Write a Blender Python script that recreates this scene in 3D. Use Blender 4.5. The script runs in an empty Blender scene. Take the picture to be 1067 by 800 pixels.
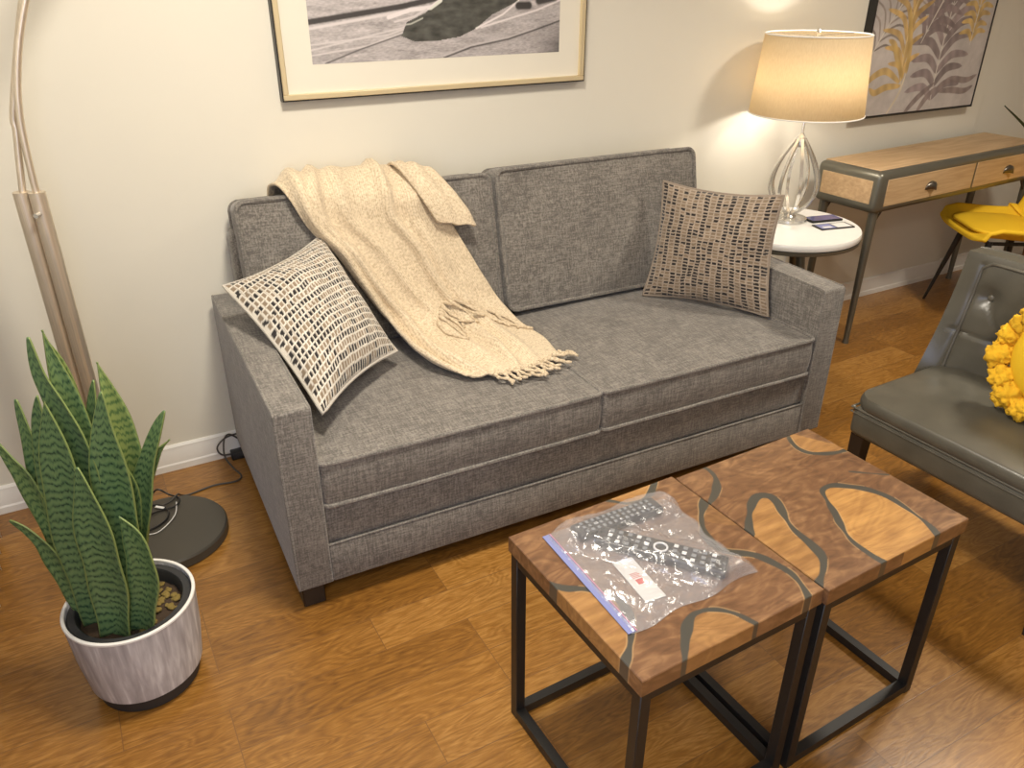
import bpy, bmesh, math, random
import numpy as np
from mathutils import Vector, Matrix, noise

random.seed(7)
S = bpy.context.scene
COL = S.collection
PI = math.pi

# ------------------------------------------------------------------ camera
CAM_F, CAM_YAW, CAM_PITCH, CAM_ROLL = 832.0, 0.5032, 0.4818, 0.0018
CAM_POS = Vector((-0.6702, -2.5897, 1.55))
fwd = Vector((math.sin(CAM_YAW)*math.cos(CAM_PITCH), math.cos(CAM_YAW)*math.cos(CAM_PITCH), -math.sin(CAM_PITCH)))
rgt = Vector((math.cos(CAM_YAW), -math.sin(CAM_YAW), 0.0))
upv = rgt.cross(fwd)
r2 = math.cos(CAM_ROLL)*rgt + math.sin(CAM_ROLL)*upv
u2 = -math.sin(CAM_ROLL)*rgt + math.cos(CAM_ROLL)*upv
cd = bpy.data.cameras.new('camera')
cam = bpy.data.objects.new('camera', cd)
COL.objects.link(cam)
cd.sensor_width = 36.0
cd.lens = CAM_F/1067*36.0
cd.clip_start = 0.05
cam.matrix_world = Matrix(((r2.x, u2.x, -fwd.x, CAM_POS.x), (r2.y, u2.y, -fwd.y, CAM_POS.y),
                           (r2.z, u2.z, -fwd.z, CAM_POS.z), (0, 0, 0, 1)))
S.camera = cam

# ------------------------------------------------------------------ world, lights, exposure
w = bpy.data.worlds.new('world'); S.world = w; w.use_nodes = True
w.node_tree.nodes['Background'].inputs[0].default_value = (0.75, 0.83, 1.0, 1)
w.node_tree.nodes['Background'].inputs[1].default_value = 0.3
S.view_settings.view_transform = 'Standard'
S.view_settings.look = 'None'
S.view_settings.exposure = 0.34
S.view_settings.gamma = 1.0
S.view_settings.use_curve_mapping = False

def area(name, loc, target, size, energy, color, spread=180):
    l = bpy.data.lights.new(name, 'AREA'); l.shape = 'DISK'; l.size = size; l.energy = energy; l.color = color
    l.spread = math.radians(spread)
    o = bpy.data.objects.new(name, l); COL.objects.link(o); o.location = loc
    d = Vector(target)-Vector(loc)
    o.rotation_euler = d.to_track_quat('-Z', 'Y').to_euler()
    return o
area('ceiling_light_left', (-0.1, -1.25, 2.44), (-0.1, -1.25, 0), 0.35, 36, (1.0, 0.915, 0.775))
area('ceiling_light_near', (-0.6, -3.1, 2.44), (-0.6, -3.1, 0), 0.6, 22, (1.0, 0.915, 0.775))
area('ceiling_light_right', (2.3, -1.5, 2.44), (2.3, -1.5, 0), 0.35, 23, (1.0, 0.915, 0.775), 140)
area('window_daylight', (-1.02, -2.6, 1.2), (0.8, -1.3, 0.3), 1.2, 15, (0.50, 0.64, 1.0))

# ------------------------------------------------------------------ materials
def nt(name):
    m = bpy.data.materials.new(name); m.use_nodes = True
    t = m.node_tree; b = t.nodes['Principled BSDF']
    return m, t, b
def N(t, kind, **kw):
    n = t.nodes.new(kind)
    for k, v in kw.items(): setattr(n, k, v)
    return n
def L(t, a, b): t.links.new(a, b)
def simple(name, col, rough=0.5, metal=0.0, bump=0.0, bscale=200, var=0.06, coat=0.0, spec=None):
    m, t, b = nt(name)
    b.inputs['Roughness'].default_value = rough; b.inputs['Metallic'].default_value = metal
    b.inputs['Coat Weight'].default_value = coat
    if spec is not None: b.inputs['Specular IOR Level'].default_value = spec
    tc = N(t, 'ShaderNodeTexCoord'); n = N(t, 'ShaderNodeTexNoise'); n.inputs['Scale'].default_value = 6; n.inputs['Detail'].default_value = 4
    L(t, tc.outputs['Object'], n.inputs['Vector'])
    mx = N(t, 'ShaderNodeMix', data_type='RGBA')
    mx.inputs[6].default_value = (*[max(0, c*(1-var)) for c in col], 1); mx.inputs[7].default_value = (*[min(1, c*(1+var)) for c in col], 1)
    L(t, n.outputs['Fac'], mx.inputs[0]); L(t, mx.outputs[2], b.inputs['Base Color'])
    if bump:
        n2 = N(t, 'ShaderNodeTexNoise'); n2.inputs['Scale'].default_value = bscale; n2.inputs['Detail'].default_value = 3
        L(t, tc.outputs['Object'], n2.inputs['Vector'])
        bp = N(t, 'ShaderNodeBump'); bp.inputs['Strength'].default_value = bump; bp.inputs['Distance'].default_value = 0.002
        L(t, n2.outputs['Fac'], bp.inputs['Height']); L(t, bp.outputs['Normal'], b.inputs['Normal'])
    return m
def stretched_noise(t, vec, scale, detail=3, dist=0.0):
    mp = N(t, 'ShaderNodeMapping'); mp.inputs['Scale'].default_value = scale
    n = N(t, 'ShaderNodeTexNoise'); n.inputs['Scale'].default_value = 1; n.inputs['Detail'].default_value = detail; n.inputs['Distortion'].default_value = dist
    L(t, vec, mp.inputs['Vector']); L(t, mp.outputs['Vector'], n.inputs['Vector'])
    return n.outputs['Fac']
def ramp(t, fac, stops):
    r = N(t, 'ShaderNodeValToRGB'); e = r.color_ramp.elements
    while len(e) < len(stops): e.new(0.5)
    for el, (p, c) in zip(e, stops):
        el.position = p; el.color = (*c, 1)
    L(t, fac, r.inputs['Fac']); return r.outputs['Color']
def math_(t, op, a, b=None):
    n = N(t, 'ShaderNodeMath', operation=op)
    for i, x in enumerate((a, b)):
        if x is None: continue
        if isinstance(x, (int, float)): n.inputs[i].default_value = x
        else: L(t, x, n.inputs[i])
    return n.outputs[0]

def linen(name, dark, light):
    m, t, b = nt(name)
    tc = N(t, 'ShaderNodeTexCoord'); v = tc.outputs['Object']
    a = stretched_noise(t, v, (24, 210, 210)); c = stretched_noise(t, v, (210, 210, 24)); d = stretched_noise(t, v, (210, 24, 210)); e = stretched_noise(t, v, (12, 12, 12), 4)
    s = math_(t, 'ADD', math_(t, 'ADD', a, c), math_(t, 'ADD', d, math_(t, 'MULTIPLY', e, 0.45)))
    s = math_(t, 'MULTIPLY', s, 0.29)
    col = ramp(t, s, [(0.44, dark), (0.60, light)])
    L(t, col, b.inputs['Base Color'])
    b.inputs['Roughness'].default_value = 0.92
    b.inputs['Sheen Weight'].default_value = 0.25; b.inputs['Sheen Roughness'].default_value = 0.5
    bp = N(t, 'ShaderNodeBump'); bp.inputs['Strength'].default_value = 0.45; bp.inputs['Distance'].default_value = 0.0015
    L(t, s, bp.inputs['Height']); L(t, bp.outputs['Normal'], b.inputs['Normal'])
    return m

def attr_mat(name, rough=0.8, bump=0.0, bscale=400, sheen=0.0, coat=0.0):
    m, t, b = nt(name)
    a = N(t, 'ShaderNodeAttribute'); a.attribute_name = 'Col'
    L(t, a.outputs['Color'], b.inputs['Base Color'])
    b.inputs['Roughness'].default_value = rough; b.inputs['Sheen Weight'].default_value = sheen; b.inputs['Coat Weight'].default_value = coat
    if bump:
        tc = N(t, 'ShaderNodeTexCoord'); n2 = N(t, 'ShaderNodeTexNoise'); n2.inputs['Scale'].default_value = bscale
        L(t, tc.outputs['Object'], n2.inputs['Vector'])
        bp = N(t, 'ShaderNodeBump'); bp.inputs['Strength'].default_value = bump; bp.inputs['Distance'].default_value = 0.002
        L(t, n2.outputs['Fac'], bp.inputs['Height']); L(t, bp.outputs['Normal'], b.inputs['Normal'])
    return m

def floor_mat():
    m, t, b = nt('oak_floor')
    tc = N(t, 'ShaderNodeTexCoord'); v = tc.outputs['Object']
    br = N(t, 'ShaderNodeTexBrick'); br.offset = 0.37; br.offset_frequency = 3; br.squash = 1.0
    br.inputs['Scale'].default_value = 1.0; br.inputs['Brick Width'].default_value = 0.62; br.inputs['Row Height'].default_value = 0.125
    br.inputs['Mortar Size'].default_value = 0.0011; br.inputs['Mortar Smooth'].default_value = 0.2; br.inputs['Bias'].default_value = 0.0
    br.inputs['Color1'].default_value = (0.0, 0.0, 0.0, 1); br.inputs['Color2'].default_value = (1, 1, 1, 1); br.inputs['Mortar'].default_value = (0.5, 0.5, 0.5, 1)
    L(t, v, br.inputs['Vector'])
    # every plank shifts the grain
    sh = N(t, 'ShaderNodeVectorMath', operation='MULTIPLY_ADD')
    L(t, br.outputs['Color'], sh.inputs[0]); sh.inputs[1].default_value = (3.1, 5.3, 2.0); L(t, v, sh.inputs[2])
    vv = sh.outputs[0]
    fine = stretched_noise(t, vv, (14, 120, 30), 5, 1.6)
    rings_n = stretched_noise(t, vv, (2.6, 11, 4), 2, 0.6)
    rings = math_(t, 'FRACT', math_(t, 'MULTIPLY', rings_n, 16))
    rings = math_(t, 'ABSOLUTE', math_(t, 'SUBTRACT', rings, 0.5))
    big = stretched_noise(t, v, (1.3, 1.7, 1), 3)
    s = math_(t, 'ADD', math_(t, 'MULTIPLY', fine, 0.55), math_(t, 'MULTIPLY', rings, 0.26))
    s = math_(t, 'ADD', s, math_(t, 'MULTIPLY', big, 0.22))
    sep = N(t, 'ShaderNodeSeparateColor'); L(t, br.outputs['Color'], sep.inputs[0])
    s = math_(t, 'ADD', s, math_(t, 'MULTIPLY', sep.outputs[0], 0.20))
    col = ramp(t, s, [(0.28, (0.115, 0.046, 0.008)), (0.55, (0.262, 0.116, 0.021)), (0.80, (0.42, 0.215, 0.055))])
    mx = N(t, 'ShaderNodeMix', data_type='RGBA'); L(t, br.outputs['Fac'], mx.inputs[0]); L(t, col, mx.inputs[6]); mx.inputs[7].default_value = (0.17, 0.080, 0.024, 1)
    L(t, mx.outputs[2], b.inputs['Base Color'])
    b.inputs['Roughness'].default_value = 0.30
    b.inputs['Coat Weight'].default_value = 0.25; b.inputs['Coat Roughness'].default_value = 0.2
    bp = N(t, 'ShaderNodeBump'); bp.inputs['Strength'].default_value = 0.15; bp.inputs['Distance'].default_value = 0.002
    L(t, math_(t, 'SUBTRACT', s, math_(t, 'MULTIPLY', br.outputs['Fac'], 0.6)), bp.inputs['Height']); L(t, bp.outputs['Normal'], b.inputs['Normal'])
    return m

def slab_mat():
    m, t, b = nt('live_edge_wood_and_resin')
    a = N(t, 'ShaderNodeAttribute'); a.attribute_name = 'Col'
    sep = N(t, 'ShaderNodeSeparateColor'); L(t, a.outputs['Color'], sep.inputs[0])
    tc = N(t, 'ShaderNodeTexCoord'); v = tc.outputs['Object']
    n0 = stretched_noise(t, v, (4.0, 6, 5), 2, 1.2)
    rings = math_(t, 'ABSOLUTE', math_(t, 'SUBTRACT', math_(t, 'FRACT', math_(t, 'MULTIPLY', n0, 11)), 0.5))
    fine = stretched_noise(t, v, (16, 44, 40), 4, 1.5)
    s = math_(t, 'ADD', math_(t, 'MULTIPLY', rings, 0.22), math_(t, 'MULTIPLY', fine, 0.65))
    s = math_(t, 'ADD', s, math_(t, 'MULTIPLY', n0, 0.35))
    brown = ramp(t, s, [(0.28, (0.075, 0.034, 0.015)), (0.55, (0.165, 0.080, 0.036)), (0.88, (0.36, 0.200, 0.092))])
    gold = ramp(t, math_(t, 'ADD', math_(t, 'MULTIPLY', stretched_noise(t, v, (12, 90, 40), 4, 0.3), 0.8), math_(t, 'MULTIPLY', rings, 0.2)), [(0.25, (0.27, 0.125, 0.035)), (0.65, (0.52, 0.28, 0.085))])
    mx = N(t, 'ShaderNodeMix', data_type='RGBA'); L(t, sep.outputs[1], mx.inputs[0]); L(t, brown, mx.inputs[6]); L(t, gold, mx.inputs[7])
    mb = N(t, 'ShaderNodeMix', data_type='RGBA'); L(t, sep.outputs[2], mb.inputs[0]); L(t, mx.outputs[2], mb.inputs[6]); mb.inputs[7].default_value = (0.52, 0.34, 0.16, 1)
    m2 = N(t, 'ShaderNodeMix', data_type='RGBA'); L(t, sep.outputs[0], m2.inputs[0]); L(t, mb.outputs[2], m2.inputs[6]); m2.inputs[7].default_value = (0.055, 0.052, 0.042, 1)
    L(t, m2.outputs[2], b.inputs['Base Color'])
    b.inputs['Roughness'].default_value = 0.33; b.inputs['Coat Weight'].default_value = 0.6; b.inputs['Coat Roughness'].default_value = 0.22
    return m

def console_wood():
    m, t, b = nt('pale_oak')
    tc = N(t, 'ShaderNodeTexCoord'); v = tc.outputs['Object']
    f = math_(t, 'ADD', math_(t, 'MULTIPLY', stretched_noise(t, v, (6, 55, 90), 5, 0.5), 0.7), math_(t, 'MULTIPLY', stretched_noise(t, v, (2, 12, 12), 2, 1.0), 0.4))
    L(t, ramp(t, f, [(0.3, (0.36, 0.225, 0.11)), (0.75, (0.56, 0.39, 0.22))]), b.inputs['Base Color'])
    b.inputs['Roughness'].default_value = 0.5
    return m

def leaf_mat():
    m, t, b = nt('snake_plant_leaf')
    uv = N(t, 'ShaderNodeUVMap'); sp = N(t, 'ShaderNodeSeparateXYZ'); L(t, uv.outputs['UV'], sp.inputs[0])
    at = N(t, 'ShaderNodeAttribute'); at.attribute_name = 'Col'
    sc = N(t, 'ShaderNodeSeparateColor'); L(t, at.outputs['Color'], sc.inputs[0])
    n = stretched_noise(t, uv.outputs['UV'], (5, 16, 1), 3, 0.4)
    n2 = stretched_noise(t, uv.outputs['UV'], (14, 75, 1), 2, 0.3)
    wv = math_(t, 'SINE', math_(t, 'ADD', math_(t, 'MULTIPLY', sp.outputs[1], 330), math_(t, 'MULTIPLY', n, 13)))
    f = math_(t, 'ADD', math_(t, 'MULTIPLY', wv, 0.20), math_(t, 'ADD', math_(t, 'MULTIPLY', n2, 0.5), 0.25))
    dark = ramp(t, f, [(0.32, (0.135, 0.225, 0.090)), (0.60, (0.092, 0.170, 0.070)), (0.73, (0.028, 0.066, 0.034))])
    lite = ramp(t, f, [(0.40, (0.27, 0.34, 0.10)), (0.72, (0.09, 0.17, 0.05))])
    m1 = N(t, 'ShaderNodeMix', data_type='RGBA'); L(t, sc.outputs[0], m1.inputs[0]); L(t, dark, m1.inputs[6]); L(t, lite, m1.inputs[7])
    e = math_(t, 'GREATER_THAN', math_(t, 'ABSOLUTE', math_(t, 'SUBTRACT', sp.outputs[0], 0.5)), 0.474)
    m2 = N(t, 'ShaderNodeMix', data_type='RGBA'); L(t, e, m2.inputs[0]); L(t, m1.outputs[2], m2.inputs[6]); m2.inputs[7].default_value = (0.20, 0.26, 0.08, 1)
    L(t, m2.outputs[2], b.inputs['Base Color'])
    b.inputs['Roughness'].default_value = 0.42
    return m

def pot_mat():
    m, t, b = nt('brushed_white_pot')
    tc = N(t, 'ShaderNodeTexCoord')
    f = math_(t, 'ADD', math_(t, 'MULTIPLY', stretched_noise(t, tc.outputs['Object'], (70, 70, 7), 4, 0.3), 0.7), math_(t, 'MULTIPLY', stretched_noise(t, tc.outputs['Object'], (22, 22, 5), 3), 0.3))
    L(t, ramp(t, f, [(0.3, (0.30, 0.28, 0.29)), (0.5, (0.46, 0.44, 0.45)), (0.68, (0.70, 0.69, 0.69))]), b.inputs['Base Color'])
    b.inputs['Roughness'].default_value = 0.6
    return m

def brushed(name, col, rough=0.3):
    m, t, b = nt(name)
    tc = N(t, 'ShaderNodeTexCoord')
    f = stretched_noise(t, tc.outputs['Object'], (300, 300, 6), 2)
    L(t, ramp(t, f, [(0.3, tuple(c*0.85 for c in col)), (0.7, col)]), b.inputs['Base Color'])
    b.inputs['Metallic'].default_value = 0.78; b.inputs['Roughness'].default_value = rough
    return m

def leather(name, col):
    m, t, b = nt(name)
    tc = N(t, 'ShaderNodeTexCoord'); v = tc.outputs['Object']
    vo = N(t, 'ShaderNodeTexVoronoi'); vo.inputs['Scale'].default_value = 260; L(t, v, vo.inputs['Vector'])
    n = stretched_noise(t, v, (9, 9, 9), 4)
    L(t, ramp(t, n, [(0.3, tuple(c*0.8 for c in col)), (0.7, tuple(c*1.15 for c in col))]), b.inputs['Base Color'])
    b.inputs['Roughness'].default_value = 0.30
    bp = N(t, 'ShaderNodeBump'); bp.inputs['Strength'].default_value = 0.12; bp.inputs['Distance'].default_value = 0.001
    L(t, math_(t, 'ADD', vo.outputs['Distance'], math_(t, 'MULTIPLY', n, 2.0)), bp.inputs['Height']); L(t, bp.outputs['Normal'], b.inputs['Normal'])
    return m

def plastic_film():
    m, t, b = nt('clear_plastic_film')
    out = t.nodes['Material Output']; t.nodes.remove(b)
    tr = N(t, 'ShaderNodeBsdfTransparent'); tr.inputs[0].default_value = (0.95, 0.95, 0.96, 1)
    gl = N(t, 'ShaderNodeBsdfGlossy'); gl.inputs['Roughness'].default_value = 0.22; gl.inputs[0].default_value = (1, 1, 1, 1)
    df = N(t, 'ShaderNodeBsdfDiffuse'); df.inputs[0].default_value = (0.75, 0.75, 0.78, 1)
    tc = N(t, 'ShaderNodeTexCoord')
    n = stretched_noise(t, tc.outputs['Object'], (60, 60, 60), 4, 0.6)
    bp = N(t, 'ShaderNodeBump'); bp.inputs['Strength'].default_value = 0.7; bp.inputs['Distance'].default_value = 0.004
    L(t, n, bp.inputs['Height']); L(t, bp.outputs['Normal'], gl.inputs['Normal'])
    a = N(t, 'ShaderNodeMixShader'); a.inputs[0].default_value = 0.12; L(t, tr.outputs[0], a.inputs[1]); L(t, df.outputs[0], a.inputs[2])
    c = N(t, 'ShaderNodeMixShader'); c.inputs[0].default_value = 0.09; L(t, a.outputs[0], c.inputs[1]); L(t, gl.outputs[0], c.inputs[2])
    L(t, c.outputs[0], out.inputs['Surface'])
    return m

def shade_mat():
    m, t, b = nt('cream_lamp_shade_fabric')
    out = t.nodes['Material Output']; t.nodes.remove(b)
    tc = N(t, 'ShaderNodeTexCoord')
    n = stretched_noise(t, tc.outputs['Object'], (250, 250, 60), 2)
    c = ramp(t, n, [(0.3, (0.74, 0.62, 0.43)), (0.7, (0.80, 0.68, 0.49))])
    d = N(t, 'ShaderNodeBsdfDiffuse'); tl = N(t, 'ShaderNodeBsdfTranslucent'); L(t, c, d.inputs[0]); L(t, c, tl.inputs[0])
    mx = N(t, 'ShaderNodeMixShader'); mx.inputs[0].default_value = 0.52; L(t, d.outputs[0], mx.inputs[1]); L(t, tl.outputs[0], mx.inputs[2]); L(t, mx.outputs[0], out.inputs['Surface'])
    return m

def knit_mat():
    m, t, b = nt('cream_knit')
    tc = N(t, 'ShaderNodeTexCoord')
    uv = N(t, 'ShaderNodeUVMap')
    n1 = stretched_noise(t, tc.outputs['Object'], (150, 150, 150), 3)
    w1 = N(t, 'ShaderNodeTexWave'); w1.inputs['Scale'].default_value = 42; w1.inputs['Distortion'].default_value = 3.5; w1.inputs['Detail'].default_value = 2; w1.inputs['Detail Scale'].default_value = 4
    L(t, uv.outputs['UV'], w1.inputs['Vector'])
    h = math_(t, 'ADD', math_(t, 'MULTIPLY', n1, 1.0), math_(t, 'MULTIPLY', w1.outputs['Fac'], 0.16))
    L(t, ramp(t, h, [(0.3, (0.43, 0.33, 0.21)), (0.75, (0.76, 0.635, 0.455))]), b.inputs['Base Color'])
    b.inputs['Roughness'].default_value = 0.95; b.inputs['Sheen Weight'].default_value = 0.2
    bp = N(t, 'ShaderNodeBump'); bp.inputs['Strength'].default_value = 0.8; bp.inputs['Distance'].default_value = 0.003
    L(t, h, bp.inputs['Height']); L(t, bp.outputs['Normal'], b.inputs['Normal'])
    return m

M = dict(
    wall=simple('warm_white_wall_paint', (0.72, 0.685, 0.592), 0.8, bump=0.05, bscale=300, var=0.015),
    ceiling=simple('ceiling_paint', (0.75, 0.72, 0.66), 0.9),
    trim=simple('white_trim_paint', (0.78, 0.76, 0.72), 0.45, var=0.02),
    floor=floor_mat(),
    linen=linen('grey_linen_upholstery', (0.108, 0.096, 0.084), (0.262, 0.238, 0.207)),
    welt=linen('grey_linen_welt', (0.11, 0.10, 0.088), (0.26, 0.235, 0.205)),
    darkwood=simple('dark_wood', (0.018, 0.012, 0.009), 0.4),
    slab=slab_mat(),
    blackmetal=simple('black_powder_coated_steel', (0.012, 0.011, 0.010), 0.42, bump=0.05),
    oak=console_wood(),
    gunmetal=simple('olive_gunmetal', (0.155, 0.148, 0.118), 0.34, 0.6),
    darkhandle=simple('dark_bronze', (0.16, 0.145, 0.125), 0.3, 0.85),
    nickel=brushed('brushed_nickel', (0.80, 0.70, 0.57), 0.36),
    lampbase=simple('dark_grey_enamel', (0.060, 0.054, 0.044), 0.38),
    blackplastic=simple('black_plastic', (0.012, 0.012, 0.013), 0.35),
    rubber=simple('charcoal_rubber', (0.025, 0.025, 0.026), 0.6),
    leaf=leaf_mat(), pot=pot_mat(),
    whiterim=simple('white_glaze', (0.80, 0.78, 0.74), 0.35),
    soil=simple('soil', (0.05, 0.030, 0.016), 0.95, bump=1.0, bscale=90, var=0.5),
    moss=simple('dry_moss', (0.20, 0.14, 0.035), 0.95, bump=1.0, bscale=150, var=0.5),
    leather=leather('olive_grey_leather', (0.088, 0.081, 0.062)),
    leatherpipe=leather('olive_grey_leather_piping', (0.105, 0.096, 0.075)),
    yellow=simple('mustard_fabric', (0.80, 0.50, 0.015), 0.75, bump=0.3, bscale=250),
    yellowwool=simple('mustard_wool', (0.80, 0.46, 0.02), 0.95, bump=1.0, bscale=260, var=0.25),
    marble=simple('white_marble', (0.74, 0.73, 0.70), 0.22, var=0.08),
    film=plastic_film(), shade=shade_mat(), knit=knit_mat(),
    woven=attr_mat('woven_dashes', 0.92, 0.6, 500, 0.2),
    print=attr_mat('printed_paper', 0.35), canvas=attr_mat('painted_canvas', 0.7, 0.15, 300),
    mat=simple('cream_mat_board', (0.74, 0.70, 0.60), 0.8, var=0.01),
    goldframe=simple('pale_gold_frame', (0.72, 0.60, 0.38), 0.35, 0.35),
    blackframe=simple('black_frame', (0.015, 0.014, 0.013), 0.4),
    white=simple('white_plastic', (0.75, 0.75, 0.75), 0.4),
    chrome=simple('polished_silver_white', (0.70, 0.68, 0.64), 0.24, 0.75),
    keygrey=simple('pale_grey_keys', (0.20, 0.21, 0.22), 0.5),
    zipblue=simple('blue_zip_strip', (0.20, 0.22, 0.42), 0.35), zippink=simple('pink_zip_line', (0.55, 0.22, 0.35), 0.35),
    red=simple('red_print', (0.45, 0.04, 0.03), 0.6), paper=simple('white_card_stock', (0.60, 0.59, 0.57), 0.7),
    screen=simple('bluish_glossy_screen', (0.10, 0.10, 0.22), 0.12), greencord=simple('grey_cord', (0.06, 0.055, 0.05), 0.5),
    blade=simple('thin_green_leaf', (0.03, 0.06, 0.02), 0.5), blind=simple('white_vinyl_blind', (0.78, 0.78, 0.76), 0.5, var=0.02),
    glassdoor=simple('door_frame_white', (0.7, 0.7, 0.7), 0.5), clay=simple('terracotta', (0.3, 0.12, 0.06), 0.8),
    bulb=simple('warm_bulb', (1, 1, 1), 0.5),
    lining=simple('white_shade_lining', (0.85, 0.83, 0.78), 0.8),
)
_m = M['bulb'].node_tree.nodes['Principled BSDF']; _m.inputs['Emission Color'].default_value = (1, 0.85, 0.62, 1); _m.inputs['Emission Strength'].default_value = 8

# ------------------------------------------------------------------ helpers
def link(name, me, mat, parent=None, sharp=40):
    me.materials.append(mat)
    if sharp is not None:
        bm = bmesh.new(); bm.from_mesh(me)
        for f in bm.faces: f.smooth = True
        a = math.radians(sharp)
        for e in bm.edges:
            if len(e.link_faces) == 2 and e.calc_face_angle(0) > a: e.smooth = False
        bm.to_mesh(me); bm.free()
    o = bpy.data.objects.new(name, me); COL.objects.link(o)
    if parent: o.parent = parent
    return o
def from_bm(name, bm, mat, parent=None, sharp=40):
    bmesh.ops.recalc_face_normals(bm, faces=bm.faces[:])
    me = bpy.data.meshes.new(name); bm.to_mesh(me); bm.free()
    return link(name, me, mat, parent, sharp)
def empty(name, loc, label, cat, group=None, rz=0):
    o = bpy.data.objects.new(name, None); COL.objects.link(o); o.location = loc; o.rotation_euler = (0, 0, rz)
    o.empty_display_size = 0.1
    return tag(o, label, cat, group)
def tag(o, label, cat, group=None):
    o['label'] = label; o['category'] = cat
    if group: o['group'] = group
    return o
def struct(o): o['kind'] = 'structure'; return o
def bbox(bm, lo, hi, r=0.0, seg=2):
    """axis aligned box with bevelled edges added to bm"""
    res = bmesh.ops.create_cube(bm, size=1.0); vs = res['verts']
    lo, hi = Vector(lo), Vector(hi)
    for v in vs: v.co = Vector(((v.co.x+.5)*(hi.x-lo.x)+lo.x, (v.co.y+.5)*(hi.y-lo.y)+lo.y, (v.co.z+.5)*(hi.z-lo.z)+lo.z))
    if r > 0:
        es = list({e for v in vs for e in v.link_edges})
        bmesh.ops.bevel(bm, geom=es, offset=r, segments=seg, affect='EDGES', profile=0.5)
def box(name, lo, hi, mat, parent=None, r=0.0, seg=2):
    bm = bmesh.new(); bbox(bm, lo, hi, r, seg); return from_bm(name, bm, mat, parent)
def beam(bm, a, b, wx, wy, upx=None, taper=1.0):
    """square bar from a to b"""
    a, b = Vector(a), Vector(b); d = (b-a).normalized()
    u = Vector(upx) if upx else (Vector((1, 0, 0)) if abs(d.x) < .9 else Vector((0, 1, 0)))
    s = d.cross(u).normalized(); u = s.cross(d)
    q = []
    for p, k in ((a, 1.0), (b, taper)):
        q += [bm.verts.new(p+u*wx/2*sx*k+s*wy/2*sy*k) for sx, sy in ((-1, -1), (1, -1), (1, 1), (-1, 1))]
    for i in range(4): bm.faces.new((q[i], q[(i+1) % 4], q[4+(i+1) % 4], q[4+i]))
    bm.faces.new(q[:4][::-1]); bm.faces.new(q[4:])
def catmull(pts, n=6, closed=False):
    P = [Vector(p) for p in pts]; out = []
    m = len(P); rng = m if closed else m-1
    for i in range(rng):
        if closed: a, b, c, d = P[(i-1) % m], P[i], P[(i+1) % m], P[(i+2) % m]
        else: a, b, c, d = P[max(i-1, 0)], P[i], P[i+1], P[min(i+2, m-1)]
        for k in range(n):
            t = k/n
            out.append(0.5*((2*b)+(-a+c)*t+(2*a-5*b+4*c-d)*t*t+(-a+3*b-3*c+d)*t**3))
    if not closed: out.append(P[-1])
    return out
def tube(bm, pts, r, seg=8, closed=False, radii=None, caps=True):
    pts = [Vector(p) for p in pts]; m = len(pts); rings = []
    up = None
    for i, p in enumerate(pts):
        if closed: d = pts[(i+1) % m]-pts[i-1]
        else: d = pts[min(i+1, m-1)]-pts[max(i-1, 0)]
        if d.length < 1e-9: d = Vector((0, 0, 1))
        d.normalize()
        if up is None:
            up = Vector((0, 0, 1)) if abs(d.z) < .9 else Vector((1, 0, 0))
        s = d.cross(up)
        if s.length < 1e-6: s = d.orthogonal()
        s.normalize(); up = s.cross(d).normalized()
        rr = radii[i] if radii else r
        rings.append([bm.verts.new(p+(up*math.cos(2*PI*k/seg)+s*math.sin(2*PI*k/seg))*rr) for k in range(seg)])
    for i in range(m if closed else m-1):
        A, B = rings[i], rings[(i+1) % m]
        for k in range(seg): bm.faces.new((A[k], A[(k+1) % seg], B[(k+1) % seg], B[k]))
    if not closed and caps:
        bm.faces.new(rings[0][::-1]); bm.faces.new(rings[-1])
def lathe(bm, prof, c=(0, 0, 0), seg=48):
    c = Vector(c); rings = []
    for r, z in prof:
        if r < 1e-6: rings.append([bm.verts.new(c+Vector((0, 0, z)))])
        else: rings.append([bm.verts.new(c+Vector((r*math.cos(2*PI*k/seg), r*math.sin(2*PI*k/seg), z))) for k in range(seg)])
    for A, B in zip(rings, rings[1:]):
        for k in range(seg):
            k2 = (k+1) % seg
            if len(A) == 1 and len(B) == 1: continue
            if len(A) == 1: bm.faces.new((A[0], B[k2], B[k]))
            elif len(B) == 1: bm.faces.new((A[k], A[k2], B[0]))
            else: bm.faces.new((A[k], A[k2], B[k2], B[k]))
def revolve(name, prof, mat, parent=None, c=(0, 0, 0), seg=48, sharp=35):
    bm = bmesh.new(); lathe(bm, prof, c, seg); return from_bm(name, bm, mat, parent, sharp)
def grid_mesh(name, P, C=None, UV=None, close_u=False):
    """P: (nv, nu, 3) array -> mesh, optional per vertex colours C and uvs"""
    nv, nu = P.shape[:2]
    idx = np.arange(nv*nu).reshape(nv, nu)
    a = idx[:-1, :-1].ravel(); b = idx[:-1, 1:].ravel(); c = idx[1:, 1:].ravel(); d = idx[1:, :-1].ravel()
    faces = np.stack([a, b, c, d], 1)
    me = bpy.data.meshes.new(name)
    me.from_pydata(P.reshape(-1, 3).tolist(), [], faces.tolist())
    if C is not None: set_col(me, C.reshape(-1, 3))
    if UV is not None:
        uvl = me.uv_layers.new(name='UVMap'); U = UV.reshape(-1, 2)
        li = np.array([l.vertex_index for l in me.loops]); uvl.data.foreach_set('uv', U[li].ravel())
    me.update(); return me
def set_col(me, C):
    at = me.color_attributes.new('Col', 'FLOAT_COLOR', 'POINT')
    q = np.ones((len(C), 4)); q[:, :3] = C; at.data.foreach_set('color', q.ravel())
def smooth_all(me):
    me.polygons.foreach_set('use_smooth', [True]*len(me.polygons))
def nz(x, y, z, s=1.0): return noise.noise(Vector((x*s, y*s, z*s)))

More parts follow.
